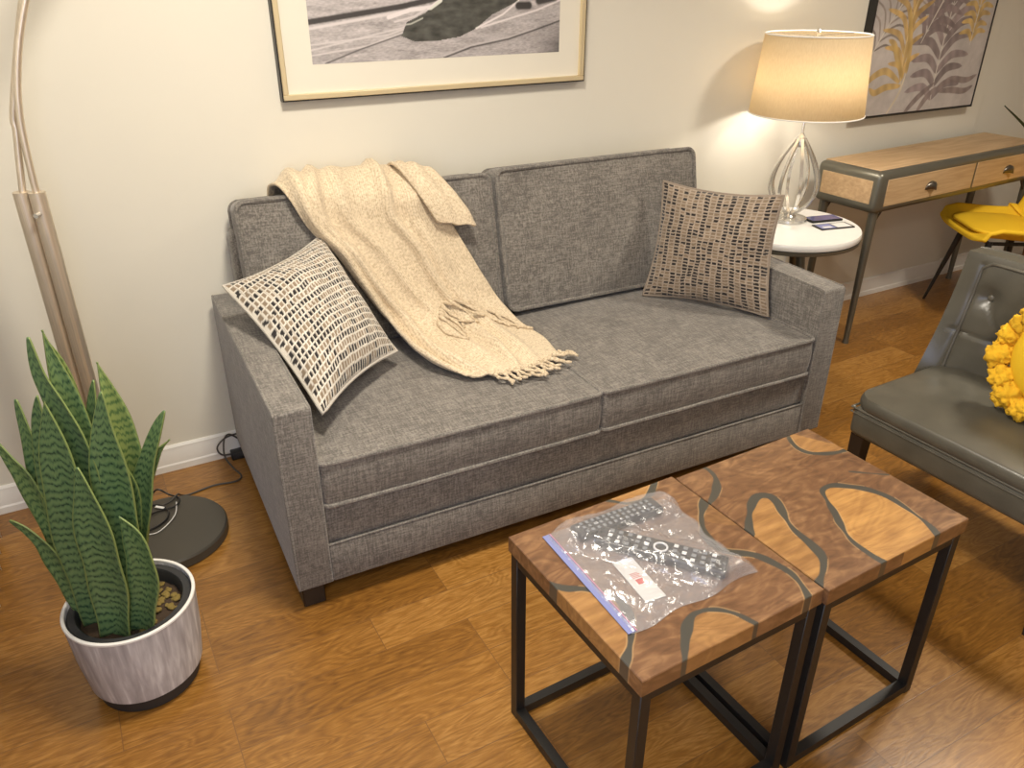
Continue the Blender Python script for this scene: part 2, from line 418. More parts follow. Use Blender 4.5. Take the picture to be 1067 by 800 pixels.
def cushion(name, wd, ln, th, bulge, R, mat, parent, matrix, seed=0, n=26, wr=0.004, side=0.006, welts=(1, -1), wr_r=0.005, weltmat=None, both=False):
    """box cushion, local plan wd x ln centred, thickness th along z, with piping as sub-part(s)"""
    bm = bmesh.new()
    def plan(u, v):
        x, y = u*wd/2, v*ln/2
        cx, cy = wd/2-R, ln/2-R
        ax, ay = abs(x), abs(y)
        if ax > cx and ay > cy:
            dx, dy = (ax-cx)/R, (ay-cy)/R
            ax = cx+R*dx*math.sqrt(1-dy*dy/2); ay = cy+R*dy*math.sqrt(1-dx*dx/2)
        return math.copysign(ax, x), math.copysign(ay, y)
    def hgt(u, v, sgn):
        b = bulge*(1-abs(u)**2.6)*(1-abs(v)**2.6)
        x, y = u*wd/2, v*ln/2
        b += wr*(nz(x+seed, y, sgn*3.1, 5)+0.5*nz(x, y+seed, sgn, 11))*(1-max(abs(u), abs(v))**6)
        return sgn*(th/2+b)
    us = [math.sin((i/n-0.5)*PI*0.92)/math.sin(0.46*PI) for i in range(n+1)]
    T, B = {}, {}
    for i, u in enumerate(us):
        for j, v in enumerate(us):
            x, y = plan(u, v)
            T[i, j] = bm.verts.new((x, y, hgt(u, v, 1))); B[i, j] = bm.verts.new((x, y, hgt(u, v, -1)))
    for i in range(n):
        for j in range(n):
            bm.faces.new((T[i, j], T[i+1, j], T[i+1, j+1], T[i, j+1])); bm.faces.new((B[i, j], B[i, j+1], B[i+1, j+1], B[i+1, j]))
    per = [(i, 0) for i in range(n)]+[(n, j) for j in range(n)]+[(i, n) for i in range(n, 0, -1)]+[(0, j) for j in range(n, 0, -1)]
    rows = [[B[p] for p in per]]
    for k in range(1, 5):
        f = k/5; row = []
        for p in per:
            a, b_ = B[p].co, T[p].co; c = a.lerp(b_, f); o = Vector((c.x/wd*2, c.y/ln*2, 0))
            o = Vector((math.copysign(abs(o.x)**6, o.x), math.copysign(abs(o.y)**6, o.y), 0))
            if o.length > 0: o.normalize()
            row.append(bm.verts.new(c+o*side*math.sin(f*PI)))
        rows.append(row)
    rows.append([T[p] for p in per])
    m = len(per)
    for A, Bq in zip(rows, rows[1:]):
        for k in range(m): bm.faces.new((A[k], A[(k+1) % m], Bq[(k+1) % m], Bq[k]))
    bm.transform(matrix)
    o = from_bm(name, bm, mat, parent, 60)
    for sg in welts:
        bw = bmesh.new(); pts = []
        for p in per:
            u, v = us[p[0]], us[p[1]]; x, y = plan(u, v)
            z = sg*th/2+sg*0.001
            pts.append(matrix @ Vector((x*1.003, y*1.003, z+0.002*nz(x, y, seed, 9))))
        tube(bw, pts, wr_r, 7, closed=True)
        from_bm('piping', bw, weltmat or mat, o)
    return o

# ------------------------------------------------------------------ setting
XL, XR, YN, HC = -1.22, 4.6, -4.2, 2.5
struct(box('floor', (XL, YN, -0.06), (XR, 0.02, 0.0), M['floor']))
struct(box('ceiling', (XL-.1, YN-.1, HC), (XR+.1, 0.12, HC+.08), M['ceiling']))
bm = bmesh.new(); bbox(bm, (XL-.1, 0.015, 0), (3.5, 0.12, HC)); bbox(bm, (3.5, 0.032, 0), (XR+.1, 0.12, HC))
struct(from_bm('wall_back', bm, M['wall']))
struct(box('wall_right', (XR, YN, 0), (XR+.1, 0.02, HC), M['wall']))
struct(box('wall_near', (XL-.1, YN-.1, 0), (XR+.1, YN, HC), M['wall']))
bm = bmesh.new(); bbox(bm, (XL-.1, YN, 0), (XL, -2.75, HC)); bbox(bm, (XL-.1, -0.12, 0), (XL, 0.02, HC)); bbox(bm, (XL-.1, -2.75, 2.1), (XL, -0.12, HC))
struct(from_bm('wall_left', bm, M['wall']))
def baseboard(name, x0, x1, y):
    bm = bmesh.new()
    prof = [(y, 0), (y-0.016, 0), (y-0.016, 0.022), (y-0.013, 0.028), (y-0.012, 0.070), (y-0.009, 0.078), (y-0.009, 0.086), (y-0.004, 0.094), (y, 0.094)]
    A = [bm.verts.new((x0, a, b)) for a, b in prof]; B = [bm.verts.new((x1, a, b)) for a, b in prof]
    for i in range(len(prof)):
        k = (i+1) % len(prof); bm.faces.new((A[i], A[k], B[k], B[i]))
    bm.faces.new(A[::-1]); bm.faces.new(B)
    return struct(from_bm(name, bm, M['trim'], sharp=25))
baseboard('baseboard_back', XL, 3.497, 0.015)
baseboard('baseboard_back_right', 3.503, XR, 0.032)
# patio door behind the blind
bm = bmesh.new()
for y0, y1 in ((-2.75, -2.69), (-1.47, -1.41), (-0.18, -0.12)): bbox(bm, (XL-.07, y0, 0), (XL-.02, y1, 2.1))
bbox(bm, (XL-.07, -2.69, 0), (XL-.02, -.18, 0.06)); bbox(bm, (XL-.07, -2.69, 2.04), (XL-.02, -.18, 2.1))
d = struct(from_bm('door_1', bm, M['glassdoor']))
m, t, b = nt('door_glass'); b.inputs['Transmission Weight'].default_value = 1; b.inputs['Roughness'].default_value = 0.0; b.inputs['Base Color'].default_value = (0.9, 0.95, 1, 1)
for y0, y1 in ((-2.69, -1.47), (-1.41, -.18)): box('glass_pane', (XL-.05, y0, .06), (XL-.044, y1, 2.04), m, d)

# vertical blind
bl = empty('vertical_blind', (-1.108, -1.35, 0), 'white vertical slat blind hanging along the left wall beside the plant', 'blind')
box('headrail', (-0.03, -1.35, 2.16), (0.03, 1.28, 2.21), M['blind'], bl, 0.004)
slat_me = None
ys = [1.215-0.083*i for i in range(31)]
for i, y in enumerate(ys):
    if slat_me is None:
        P = np.zeros((2, 7, 3))
        for j in range(7):
            u = (j/6-.5)
            P[0, j] = (0.003*math.cos(u*PI), u*0.089, 0); P[1, j] = P[0, j]; P[1, j, 2] = 2.13
        slat_me = grid_mesh('slat', P); smooth_all(slat_me); slat_me.materials.append(M['blind'])
    o = bpy.data.objects.new('slat', slat_me); COL.objects.link(o); o.parent = bl
    o.location = (0, y, 0.025); o.rotation_euler = (0, 0, math.radians(24+random.uniform(-4, 4)))
    md = o.modifiers.new('s', 'SOLIDIFY'); md.thickness = 0.0012

# ------------------------------------------------------------------ sofa
sofa = empty('sofa', (-0.3827, -0.8969, 0), 'grey linen two seat sofa against the wall with two loose back cushions', 'sofa', rz=-0.0259)
SW, SD, SH, SB, AW = 1.8785, 0.888, 0.6152, 0.072, 0.0951
def arm(x0, nm):
    bm = bmesh.new(); bbox(bm, (x0, 0.0, SB), (x0+AW, SD-0.01, SH), 0.009, 3)
    # subdivide lightly for soft waviness
    o = from_bm(nm, bm, M['linen'], sofa)
    bw = bmesh.new()
    for x in (x0+0.004, x0+AW-0.004):
        tube(bw, [(x, 0.0025, SB+.006), (x, 0.0025, SH-.012), (x, 0.006, SH-0.004), (x, 0.015, SH-0.001), (x, SD-.02, SH-0.001)], 0.0035, 6)
    from_bm('piping', bw, M['welt'], o)
arm(0, 'armrest'); arm(SW-AW, 'armrest')
# back frame
bm = bmesh.new(); bbox(bm, (0.075, 0.775, SB), (SW-0.075, SD, 0.83), 0.03, 4)
o = from_bm('back_frame', bm, M['linen'], sofa)
# base rail with the step seam
bm = bmesh.new(); bbox(bm, (AW, 0.014, 0.196), (SW-AW, 0.75, 0.316), 0.006, 2); bbox(bm, (AW, 0.004, SB), (SW-AW, 0.75, 0.192), 0.006, 2)
o = from_bm('front_rail', bm, M['linen'], sofa)
bw = bmesh.new(); tube(bw, [(AW, 0.006, 0.195), (SW-AW, 0.006, 0.195)], 0.003, 6); from_bm('piping', bw, M['welt'], o)
for x in (0.012, SW-0.072):
    for y in (0.02, SD-0.09):
        bm = bmesh.new(); bbox(bm, (x, y, 0), (x+.06, y+.06, SB+0.004), 0.003, 1); from_bm('leg', bm, M['darkwood'], sofa)
IW = (SW-2*AW)
for k in range(2):
    cx = AW+IW/4+k*IW/2
    cushion('seat_cushion', IW/2-0.004, 0.70, 0.125, 0.016, 0.022, M['linen'], sofa, Matrix.Translation((cx, 0.352, 0.381)), seed=k*3.3, wr_r=0.006, weltmat=M['welt'])
lean = math.atan2(0.11, 0.45)
for k in range(2):
    cx = AW+IW/4+k*IW/2
    mt = Matrix.Translation((cx+0.002+(.004 if k else -.004), 0.752-(.014 if k else 0), 0.684+(.010 if k else -.002))) @ Matrix.Rotation(math.radians(90)-lean*0.9, 4, 'X')
    c = cushion('back_cushion', IW/2-0.014, 0.480, 0.12, 0.024, 0.028, M['linen'], sofa, mt, seed=5+k*4.1, wr=0.010, side=0.008, weltmat=M['welt'], wr_r=0.0075)

# ------------------------------------------------------------------ throw pillows (woven dashes)
def weave(U, V, nu, nv, seed, cream, darks):
    """U,V in 0..1 -> colours: pale warp cords with dark and tan dashes between, grouped in bands"""
    rs = np.random.RandomState(seed)
    cu = np.clip((U*nu).astype(int), 0, nu-1); cv = np.clip((V*nv).astype(int), 0, nv-1)
    fu = U*nu-cu; fv = V*nv-cv
    band = rs.rand(nu)
    base = np.where(np.arange(nu) % 2 < 1, 0.86, 0.22)+rs.uniform(-.12, .12, nu)
    prob = base[cu]
    rnd = rs.rand(nv, nu)[cv, cu]
    off = (cu % 2)*0.5
    dark = (rnd < prob)
    C = np.empty(U.shape+(3,)); C[:] = cream
    tan = np.array(darks[1]); dk = np.array(darks[0]); mid = np.array(darks[2])
    dash = (fv > 0.16) & (fv < 0.78) & (fu > 0.12) & (fu < 0.88)
    C[dash & dark] = dk
    C[dash & ~dark] = tan
    C[(~dash) & (fv > 0.86)] = mid
    C *= (0.88+0.24*rs.rand(nv, nu)[cv, cu])[..., None]
    h = np.where(dash & dark, -1.0, np.where(dash, -0.2, 0.6))
    return np.clip(C, 0, 1), h

def throw_pillow(name, loc, BL, BR, TR, TL, front, back, nu, nv, seed, cream, darks, label, swap=False, group=None):
    root = empty(name, loc, label, 'pillow', group)
    BL, BR, TR, TL = [np.array(q)-np.array(loc) for q in (BL, BR, TR, TL)]
    n = 190
    u = np.linspace(0, 1, n); U, V = np.meshgrid(u, u)
    # pinch of the edges towards the middle
    uu, vv = U*2-1, V*2-1
    pin = 0.095
    Us = (uu*(1-pin*(1-vv**2)))*0.5+0.5; Vs = (vv*(1-pin*(1-uu**2)))*0.5+0.5
    P0 = (BL*(1-Us[..., None])+BR*Us[..., None])*(1-Vs[..., None])+(TL*(1-Us[..., None])+TR*Us[..., None])*Vs[..., None]
    nrm = np.cross(BR-BL, TL-BL); nrm /= np.linalg.norm(nrm)
    prof = ((1-np.abs(uu)**2.4)*(1-np.abs(vv)**2.4))**0.62
    wav = np.array([[nz(a, b, seed, 2.3) for a in u*1.5] for b in u*1.5])
    jit = 0.010*np.array([[nz(a, b, seed+1, 9) for a in u] for b in u])+0.012*np.array([[nz(a, b, seed+5, 3) for a in u] for b in u])
    Uj, Vj = np.clip(U+jit, 0, .9999), np.clip(V+jit*np.cos(U*9), 0, .9999)
    A, Bc = (Vj, Uj) if swap else (Uj, Vj)
    C, h = weave(A, Bc, nu, nv, seed, cream, darks)
    rows = []
    for sg, amt in ((1, front), (-1, back)):
        P = P0+nrm*(sg*(prof*amt*(1+0.18*wav*sg)+0.002)+0.0016*h*sg*(prof > 0.05))[..., None]
        me = grid_mesh('cover', P if sg > 0 else P[:, ::-1].copy(), C if sg > 0 else C[:, ::-1].copy())
        smooth_all(me); rows.append(me)
    bm = bmesh.new()
    for me in rows: bm.from_mesh(me)
    bmesh.ops.remove_doubles(bm, verts=bm.verts[:], dist=0.0001)
    me = bpy.data.meshes.new('cover'); bm.to_mesh(me); bm.free()
    o = link('cover', me, M['woven'], root, sharp=None); smooth_all(me)
    k = [0]*1
    idx = list(range(0, n, 8))+[n-1]
    pts = [P0[0, i] for i in idx]+[P0[i, -1] for i in idx[1:]]+[P0[-1, i] for i in idx[::-1][1:]]+[P0[i, 0] for i in idx[::-1][1:-1]]
    bw = bmesh.new(); tube(bw, [Vector(p) for p in pts], 0.0055, 7, closed=True)
    from_bm('edge_piping', bw, simple('cream_cord', tuple(c*0.8 for c in cream), 0.9, bump=0.8, bscale=400, var=0.3), root)
    return root
def SF(X, Y, Z):
    c, s = math.cos(-0.0259), math.sin(-0.0259)
    return (-0.3827+c*X-s*Y, -0.8969+s*X+c*Y, Z)
throw_pillow('throw_pillow', SF(0.28, 0.32, 0.46), SF(.148, .125, .520), SF(.452, .408, .515), SF(.330, .690, .815), SF(.012, .590, .738), 0.095, 0.030, 23, 33, 3,
    (0.66, 0.61, 0.53), ((0.014, 0.011, 0.011), (0.24, 0.18, 0.12), (0.44, 0.39, 0.32)), 'cream pillow woven with black and brown dashes, tilted over the left sofa arm', swap=True, group=None)
throw_pillow('throw_pillow', SF(1.64, 0.38, 0.46), SF(1.478, .565, .462), SF(1.748, .195, .462), SF(1.795, .255, .868), SF(1.575, .625, .862), 0.080, 0.055, 20, 34, 8,
    (0.36, 0.29, 0.225), ((0.018, 0.014, 0.013), (0.22, 0.16, 0.105), (0.30, 0.24, 0.18)), 'tan pillow woven with dark dashes, standing upright against the right sofa arm', swap=False)

# ------------------------------------------------------------------ knitted throw blanket
rows = [
 [(.224, .905, .84), (.364, .905, .85), (.50, .905, .85), (.61, .905, .85), (.669, .905, .84)],
 [(.222, .85, .935), (.36, .87, .952), (.50, .875, .955), (.612, .86, .952), (.675, .84, .942)],
 [(.235, .775, .958), (.36, .785, .972), (.490, .79, .976), (.610, .785, .968), (.69, .765, .958)],
 [(.256, .714, .925), (.36, .716, .935), (.48, .714, .928), (.604, .709, .909), (.711, .701, .880)],
 [(.297, .695, .841), (.382, .696, .848), (.489, .695, .840), (.616, .692, .831), (.765, .681, .790)],
 [(.366, .674, .755), (.458, .673, .751), (.56, .671, .743), (.674, .668, .733), (.812, .661, .701)],
 [(.433, .645, .636), (.519, .643, .631), (.615, .643, .631), (.724, .642, .627), (.859, .637, .606)],
 [(.485, .600, .530), (.583, .600, .530), (.677, .600, .535), (.783, .600, .535), (.905, .600, .520)],
 [(.498, .50, .487), (.595, .50, .485), (.7, .50, .485), (.821, .508, .483), (.921, .48, .485)],
 [(.520, .350, .474), (.612, .335, .476), (.727, .331, .478), (.833, .34, .478), (.938, .365, .476)],
 [(.600, .224, .472), (.672, .203, .472), (.75, .199, .472), (.828, .203, .472), (.925, .249, .472)]]
thr = empty('throw_blanket', SF(0.6, 0.45, 0.47), 'cream knitted throw with fringed end draped over the left back cushion and seat', 'blanket')
org = Vector(SF(0.6, 0.45, 0.47))
R_ = [catmull([Vector(SF(*q)) for q in r], 14) for r in rows]
cols = [catmull([r[i] for r in R_], 12) for i in range(len(R_[0]))]
nu, nv = len(cols), len(cols[0])
P = np.zeros((nv, nu, 3)); UV = np.zeros((nv, nu, 2))
for i in range(nu):
    for j in range(nv):
        p = cols[i][j]
        P[j, i] = p-org; UV[j, i] = (i/(nu-1)*0.55, j/(nv-1)*1.35)
# folds run along the length
dv = np.gradient(P, axis=0); du = np.gradient(P, axis=1); NN = np.cross(du, dv); NN /= (np.linalg.norm(NN, axis=2, keepdims=True)+1e-9)
if NN[nv//2, nu//2, 1] > 0: NN = -NN
for i in range(nu):
    for j in range(nv):
        u, v = i/(nu-1), j/(nv-1)
        f = 0.0
        for c, wdt, a in ((0.07, .045, .044), (0.20, .035, .040), (0.40, .05, .016), (0.60, .028, .032), (0.78, .05, .022)):
            cc = c+0.05*math.sin(v*5+c*9)+0.02*nz(v, c, 0, 4)
            f += a*(0.35+0.65*min(1, v*4))*math.exp(-((u-cc)/wdt)**2)*(0.55+0.6*abs(nz(v, c*7, 2, 3))+0.25)
        f += 0.004*nz(u*2, v*5, 0, 3)
        edge = min(1, (1-v)*9+0.15)
        P[j, i] += NN[j, i]*(f*edge+0.003)
me = grid_mesh('knit_body', P, None, UV); smooth_all(me)
kb = link('knit_body', me, M['knit'], thr, None)
md = kb.modifiers.new('t', 'SOLIDIFY'); md.thickness = 0.008; md.offset = 0
ends = [Vector(P[-1, i]) for i in range(nu)]
# folded over flap on the right of the cushion top
fl = [[(.60, .84, .965), (.66, .82, .968), (.71, .79, .955)], [(.60, .775, .99), (.67, .765, .985), (.725, .745, .965)], [(.625, .71, .955), (.71, .70, .93), (.775, .69, .90)],
      [(.665, .67, .885), (.745, .665, .865), (.815, .662, .835)], [(.70, .655, .822), (.765, .650, .805), (.83, .648, .795)]]
RR = [catmull([Vector(SF(*q)) for q in r], 8) for r in fl]
cc = [catmull([r[i] for r in RR], 8) for i in range(len(RR[0]))]
P2 = np.array([[list(cc[i][j]-org+Vector((0.002*nz(i*.2, j*.2, 1), -0.008+0.004*math.sin(i*.8), 0.003*math.sin(i*.9+j*.1)))) for i in range(len(cc))] for j in range(len(cc[0]))])
UV2 = np.array([[(i/16*0.2, j/32*0.3) for i in range(len(cc))] for j in range(len(cc[0]))])
me = grid_mesh('folded_flap', P2, None, UV2); smooth_all(me)
o = link('folded_flap', me, M['knit'], thr, None); md = o.modifiers.new('t', 'SOLIDIFY'); md.thickness = 0.010; md.offset = 0
def strand(path, r=0.0048):
    bm = bmesh.new(); pts = catmull(path, 5)
    rad = [r*(1.7 if k < 3 else (1.25 if k % 4 < 2 else 0.9)) for k in range(len(pts))]
    tube(bm, pts, r, 6, radii=rad)
    return from_bm('tassel', bm, M['knit'], thr, 80)
zs = 0.466-0.47
for k in range(17):
    i = int((0.30+0.70*k/16)*(nu-1)); p = ends[i]
    ang = math.radians(-62+48*k/16+random.uniform(-14, 14)); ln = random.uniform(.05, .085)
    d = Vector((math.cos(ang), math.sin(ang), 0)); s = Vector((-d.y, d.x, 0))*random.uniform(-.012, .012)
    strand([p+Vector((0, 0, 0.004)), p+d*ln*.35+s+Vector((0, 0, 0.002)), p+d*ln*.7-s+Vector((0, 0, max(zs-p.z+0.006, -.004))), p+d*ln+s*.5+Vector((0, 0, max(zs-p.z+.003, -.008)))])
# upper row of tassels of the second, folded-in end lying on the body
j0 = int(nv*0.66)
for k in range(16):
    u = 0.40+0.46*k/15
    j = int(nv*(0.755-0.085*math.sin((u-.38)/.5*PI)))
    i = int(u*(nu-1)); p = Vector(P[j, i]); q = Vector(P[min(j+int(nv*.05), nv-1), min(i+2+random.randint(-2, 3), nu-1)]); q2 = Vector(P[min(j+int(nv*.10), nv-1), min(i+4+random.randint(-3, 4), nu-1)])
    nn = Vector(NN[j, i])*0.009; n2 = Vector(NN[min(j+int(nv*.1), nv-1), i])*.008
    strand([p+nn, q+nn, q2+n2], 0.0045)

# ------------------------------------------------------------------ twin live edge tables
def poly_in(X, Y, pl):
    ins = np.zeros(X.shape, bool); m = len(pl)
    for i in range(m):
        x1, y1 = pl[i][:2]; x2, y2 = pl[(i+1) % m][:2]
        c = ((y1 > Y) != (y2 > Y)) & (X < (x2-x1)*(Y-y1)/(y2-y1+1e-12)+x1)
        ins ^= c
    return ins
def seg_dist(X, Y, pl):
    D = np.full(X.shape, 9.0); 
    for a, b in zip(pl, pl[1:]):
        ax, ay, bx, by = a[0], a[1], b[0], b[1]; L2 = (bx-ax)**2+(by-ay)**2+1e-12
        t_ = np.clip(((X-ax)*(bx-ax)+(Y-ay)*(by-ay))/L2, 0, 1)
        D = np.minimum(D, np.hypot(X-ax-t_*(bx-ax), Y-ay-t_*(by-ay)))
    return D
def sm(curve, n=8): return [(p.x, p.y) for p in catmull([(a, b, 0) for a, b in curve], n)]
def slab_table(x, y, rz, tw, td, curves, patches, label, seed, notch=None):
    th, tt = 0.5142, 0.0363
    root = empty('cube_table', (x, y, 0), label, 'table', 'pair of small live edge tables', rz)
    cv = [(sm(c), wd) for c, wd in curves]; pt = [(sm(c), g) for c, g in patches]
    def field(X, Y):
        wob = 0.0016*np.sin(X*90+seed)*np.cos(Y*75+seed*2)
        rmask = np.zeros(X.shape); gold = np.zeros(X.shape); pale = np.zeros(X.shape)
        for c, wd in cv:
            d = seg_dist(X, Y, c); w_ = wd*(1+0.35*np.sin(X*38+Y*29+seed))+wob
            rmask = np.maximum(rmask, np.clip((w_-d)/0.0016+.5, 0, 1)); pale = np.maximum(pale, np.clip((w_+.0022-d)/0.0016+.5, 0, 1)*(np.sin(X*31-Y*43+seed*3) > .1)*.5*(wd > .004))
        for c, g in pt: gold = np.where(poly_in(X, Y, c), np.maximum(gold, g), gold)
        return np.stack([rmask, gold, pale], -1)
    n = 230
    u = np.linspace(0, 1, n)
    bm = bmesh.new(); meshes = []
    def add(Pg): meshes.append(grid_mesh('g', Pg, field(Pg[..., 0], Pg[..., 1])))
    U, V = np.meshgrid(u*tw, u*td)
    e = 0.0015
    ed = lambda A, Lm: np.clip(A, e, Lm-e)
    top = np.stack([U, V, np.full(U.shape, th)], -1); top[..., 0] = ed(U, tw); top[..., 1] = ed(V, td)
    add(top)
    zz = np.array([th, th-0.0015, th-0.012, th-0.024, th-tt])
    for k in range(4):
        a = u*(tw if k % 2 == 0 else td)
        A, Z = np.meshgrid(a, zz)
        inset = np.where(np.arange(5)[:, None] == 0, e, 0.0)*np.ones_like(A)
        if k == 0: Pg = np.stack([A, inset, Z], -1)
        elif k == 1: Pg = np.stack([tw-inset, A, Z], -1)
        elif k == 2: Pg = np.stack([tw-A, td-inset, Z], -1)
        else: Pg = np.stack([inset, td-A, Z], -1)
        add(Pg)
    add(np.stack([U, V[::-1], np.full(U.shape, th-tt)], -1)[::8, ::8].copy())
    for me in meshes: bm.from_mesh(me)
    me = bpy.data.meshes.new('table_top'); bm.to_mesh(me); bm.free()
    link('table_top', me, M['slab'], root, None)
    w_ = 0.024; z1 = th-tt-0.0005
    for sx in (0, 1):
        for sy in (0, 1):
            x0 = 0.004 if sx == 0 else tw-.004-w_; y0 = 0.004 if sy == 0 else td-.004-w_
            box('leg', (x0, y0, 0), (x0+w_, y0+w_, z1), M['blackmetal'], root, 0.0015, 1)
    for zlo in (0.003, z1-w_):
        nm = 'floor_rail' if zlo < .1 else 'top_rail'
        for y0 in (0.004, td-.004-w_): box(nm, (0.004+w_, y0+.001, zlo), (tw-.004-w_, y0+w_-.001, zlo+w_-.001), M['blackmetal'], root)
        for x0 in (0.004, tw-.004-w_): box(nm, (x0+.001, 0.004+w_, zlo), (x0+w_-.001, td-.004-w_, zlo+w_-.001), M['blackmetal'], root)
    return root
T1 = (-0.0335, -1.8776, 0.0301); 
cA = [(.2391, .4466), (.2594, .425), (.2847, .4012), (.3317, .3988), (.3705, .4246), (.4065, .4595)]
cB2 = [(.445, .335), (.413, .3093), (.3831, .2812), (.3549, .24), (.3446, .1963), (.3577, .1689), (.3928, .1368), (.4104, .0893), (.4101, .0463), (.3948, .0047), (.3689, -.0265)]
cC = [(.0656, -.0304), (.1144, .0281), (.1626, .0687), (.1928, .0738), (.2195, .064), (.2428, .0383), (.2595, -.0052)]
cD = [(-.004, .2736), (.016, .2492), (.0464, .2283), (.0760, .195), (.083, .165), (.076, .1374), (.059, .1048), (.0256, .0678), (-.0072, .0428)]
slab_table(*T1, 0.4345, 0.4353, [(cA, .0065), (cB2, .0078), (cC, .0075), (cD, .0075)], [(cA, 0.7), (cC, .45), (cD, .55), ([(.445, .335), (.413, .3093), (.3831, .2812), (.40, .25), (.44, .22)], .2)],
           'left live edge wood and grey resin cube table carrying the plastic bag', 1.0)
cB1 = [(.0717, .4489), (.0869, .4234), (.0766, .3837), (.0425, .3478), (-.0014, .3202)]
cE = [(.3744, .445), (.350, .41), (.340, .375), (.3532, .345), (.4008, .3203), (.45, .3142)]
cF = [(.3645, .2485), (.3937, .2245), (.4307, .1933)]
cG = [(-.0022, .2021), (.034, .238), (.0791, .2726), (.1115, .2856), (.1321, .2729), (.1272, .244), (.1008, .1989), (.0844, .1564), (.0798, .1075), (.0626, .069), (.0317, .042), (-.0049, .0231)]
cH = [(.3275, -.0015), (.3425, .031), (.3498, .0718), (.3555, .1247), (.3412, .1762), (.3064, .2143), (.2779, .2312), (.2477, .2262), (.2277, .1958), (.2055, .1575), (.1771, .1154), (.1589, .0759), (.1567, .039), (.1585, .0009)]
slab_table(0.4046, -1.872, 0.0319, 0.4354, 0.4325, [(cB1, .0075), (cE, .0055), (cF, .0036), (cG, .0085), (cH, .0070)], [(cH, 1.0), (cG, .6), (cE, .6)],
           'right live edge wood and grey resin cube table with a bare top', 2.3)

# ------------------------------------------------------------------ zip bag with remotes and a card
TT = Matrix.Translation((T1[0], T1[1], 0)) @ Matrix.Rotation(T1[2], 4, 'Z')
def TP(x, y, z): return TT @ Vector((x, y, z))
ZT = 0.5147
quad = [(.050, .092), (.357, .099), (.366, .385), (.0645, .397)]
def remote(a, b, wd, th, label, big, z0, n_rows):
    a, b = Vector((*a, 0)), Vector((*b, 0)); mid = (a+b)/2; ln = (b-a).length; ang = math.atan2(b.y-a.y, b.x-a.x)
    w_ = TP(mid.x, mid.y, z0)
    root = empty('remote_control', w_, label, 'remote', None, ang+T1[2])
    box('casing', (-ln/2, -wd/2, 0), (ln/2, wd/2, th), M['blackplastic'], root, 0.006, 3)
    rows_ = n_rows; px = ln*0.86/rows_
    for i in range(rows_):
        if big and 5 <= i <= 6:
            continue
        for j in (-1, 0, 1):
            if big and i in (2,) and j == 0: continue
            s = px*0.24; x = -ln*0.43+px*(i+.5); y = j*wd*0.28
            bm = bmesh.new(); bbox(bm, (x-s, y-wd*.085, th-.0003), (x+s, y+wd*.085, th+.0016), 0.0006, 1)
            from_bm('button', bm, M['keygrey'] if (i+j) % 4 or not big else M['white'], root)
    if big:
        x = -ln*0.43+px*6
        bm = bmesh.new(); tube(bm, [(x+.013*math.cos(q/20*2*PI), .013*math.sin(q/20*2*PI), th+.001) for q in range(20)], 0.0022, 6, closed=True)
        from_bm('navigation_ring', bm, M['white'], root)
    return root
remote((.150, .335), (.308, .128), .054, .019, 'black remote with white ring button, lying diagonally in the clear bag', True, ZT+.0015, 12)
remote((.115, .362), (.325, .355), .046, .017, 'black remote lying along the far edge inside the clear bag', False, ZT+.0015, 13)
card = empty('paper_card', TP(.148, .197, ZT+.0012), 'white folded card with small red print, inside the clear bag', 'card', None, T1[2]+math.radians(-6))
box('card_sheet', (-.022, -.060, 0), (.022, .060, .0012), M['paper'], card)
def text_obj(name, s, loc, size, mat, parent, rot=(0, 0, 0), ext=0.0):
    c = bpy.data.curves.new(name, 'FONT'); c.body = s; c.size = size; c.extrude = ext; c.align_x = 'CENTER'; c.align_y = 'CENTER'
    o = bpy.data.objects.new(name, c); COL.objects.link(o)
    dg = bpy.context.evaluated_depsgraph_get(); me = bpy.data.meshes.new_from_object(o.evaluated_get(dg)); bpy.data.objects.remove(o)
    me.materials.clear(); me.materials.append(mat)
    o = bpy.data.objects.new(name, me); COL.objects.link(o); o.parent = parent; o.location = loc; o.rotation_euler = rot
    return o
bm = bmesh.new(); bbox(bm, (-.008, -.014, .0012), (.008, .000, .0015))
for k in range(4): bbox(bm, (-.010, .004+k*.004, .0012), (.010-.003*(k % 2), .0055+k*.004, .0015))
from_bm('red_print', bm, M['red'], card)

bag = empty('zip_bag', TP(.2, .24, ZT), 'clear zip top plastic bag with blue seal lying on the left table', 'bag', None, T1[2])
n = 110
u = np.linspace(0, 1, n); U, V = np.meshgrid(u, u)
q = [np.array(p) for p in quad]
XY = (q[0]*(1-U[..., None])+q[1]*U[..., None])*(1-V[..., None])+(q[3]*(1-U[..., None])+q[2]*U[..., None])*V[..., None]
edge = np.minimum(np.minimum(U, 1-U), np.minimum(V, 1-V))
XY[..., 0] += 0.005*np.sin(V*9+1)*(U > .93)+0.004*np.sin(V*23)*np.clip((U-.8)*5, 0, 1); XY[..., 1] += 0.006*np.sin(U*11)*np.clip((V-.8)*5, 0, 1)-0.005*np.sin(U*13)*np.clip((.2-V)*5, 0, 1)
dR = np.minimum(seg_dist(XY[..., 0], XY[..., 1], [(.155, .325), (.305, .125)])-.026, seg_dist(XY[..., 0], XY[..., 1], [(.12, .3635), (.325, .357)])-.023)
hump = 0.0235*np.clip(1-dR/0.035, 0, 1)**0.8
hump = np.where(dR < 0.004, 0.0235, hump)
cr = np.array([[abs(nz(a, b, 4, 14))*1.0+0.6*abs(nz(a, b, 9, 30)) for a in u*0.31+.2] for b in u*.29])
Z = 0.0035+hump+cr*0.014*np.clip(edge*9, 0.15, 1)
Z = np.maximum(Z, np.where(dR < 0.004, 0.0225, 0)); fade = np.clip(edge*40, 0, 1); Z = 0.0016+(Z-0.0016)*fade
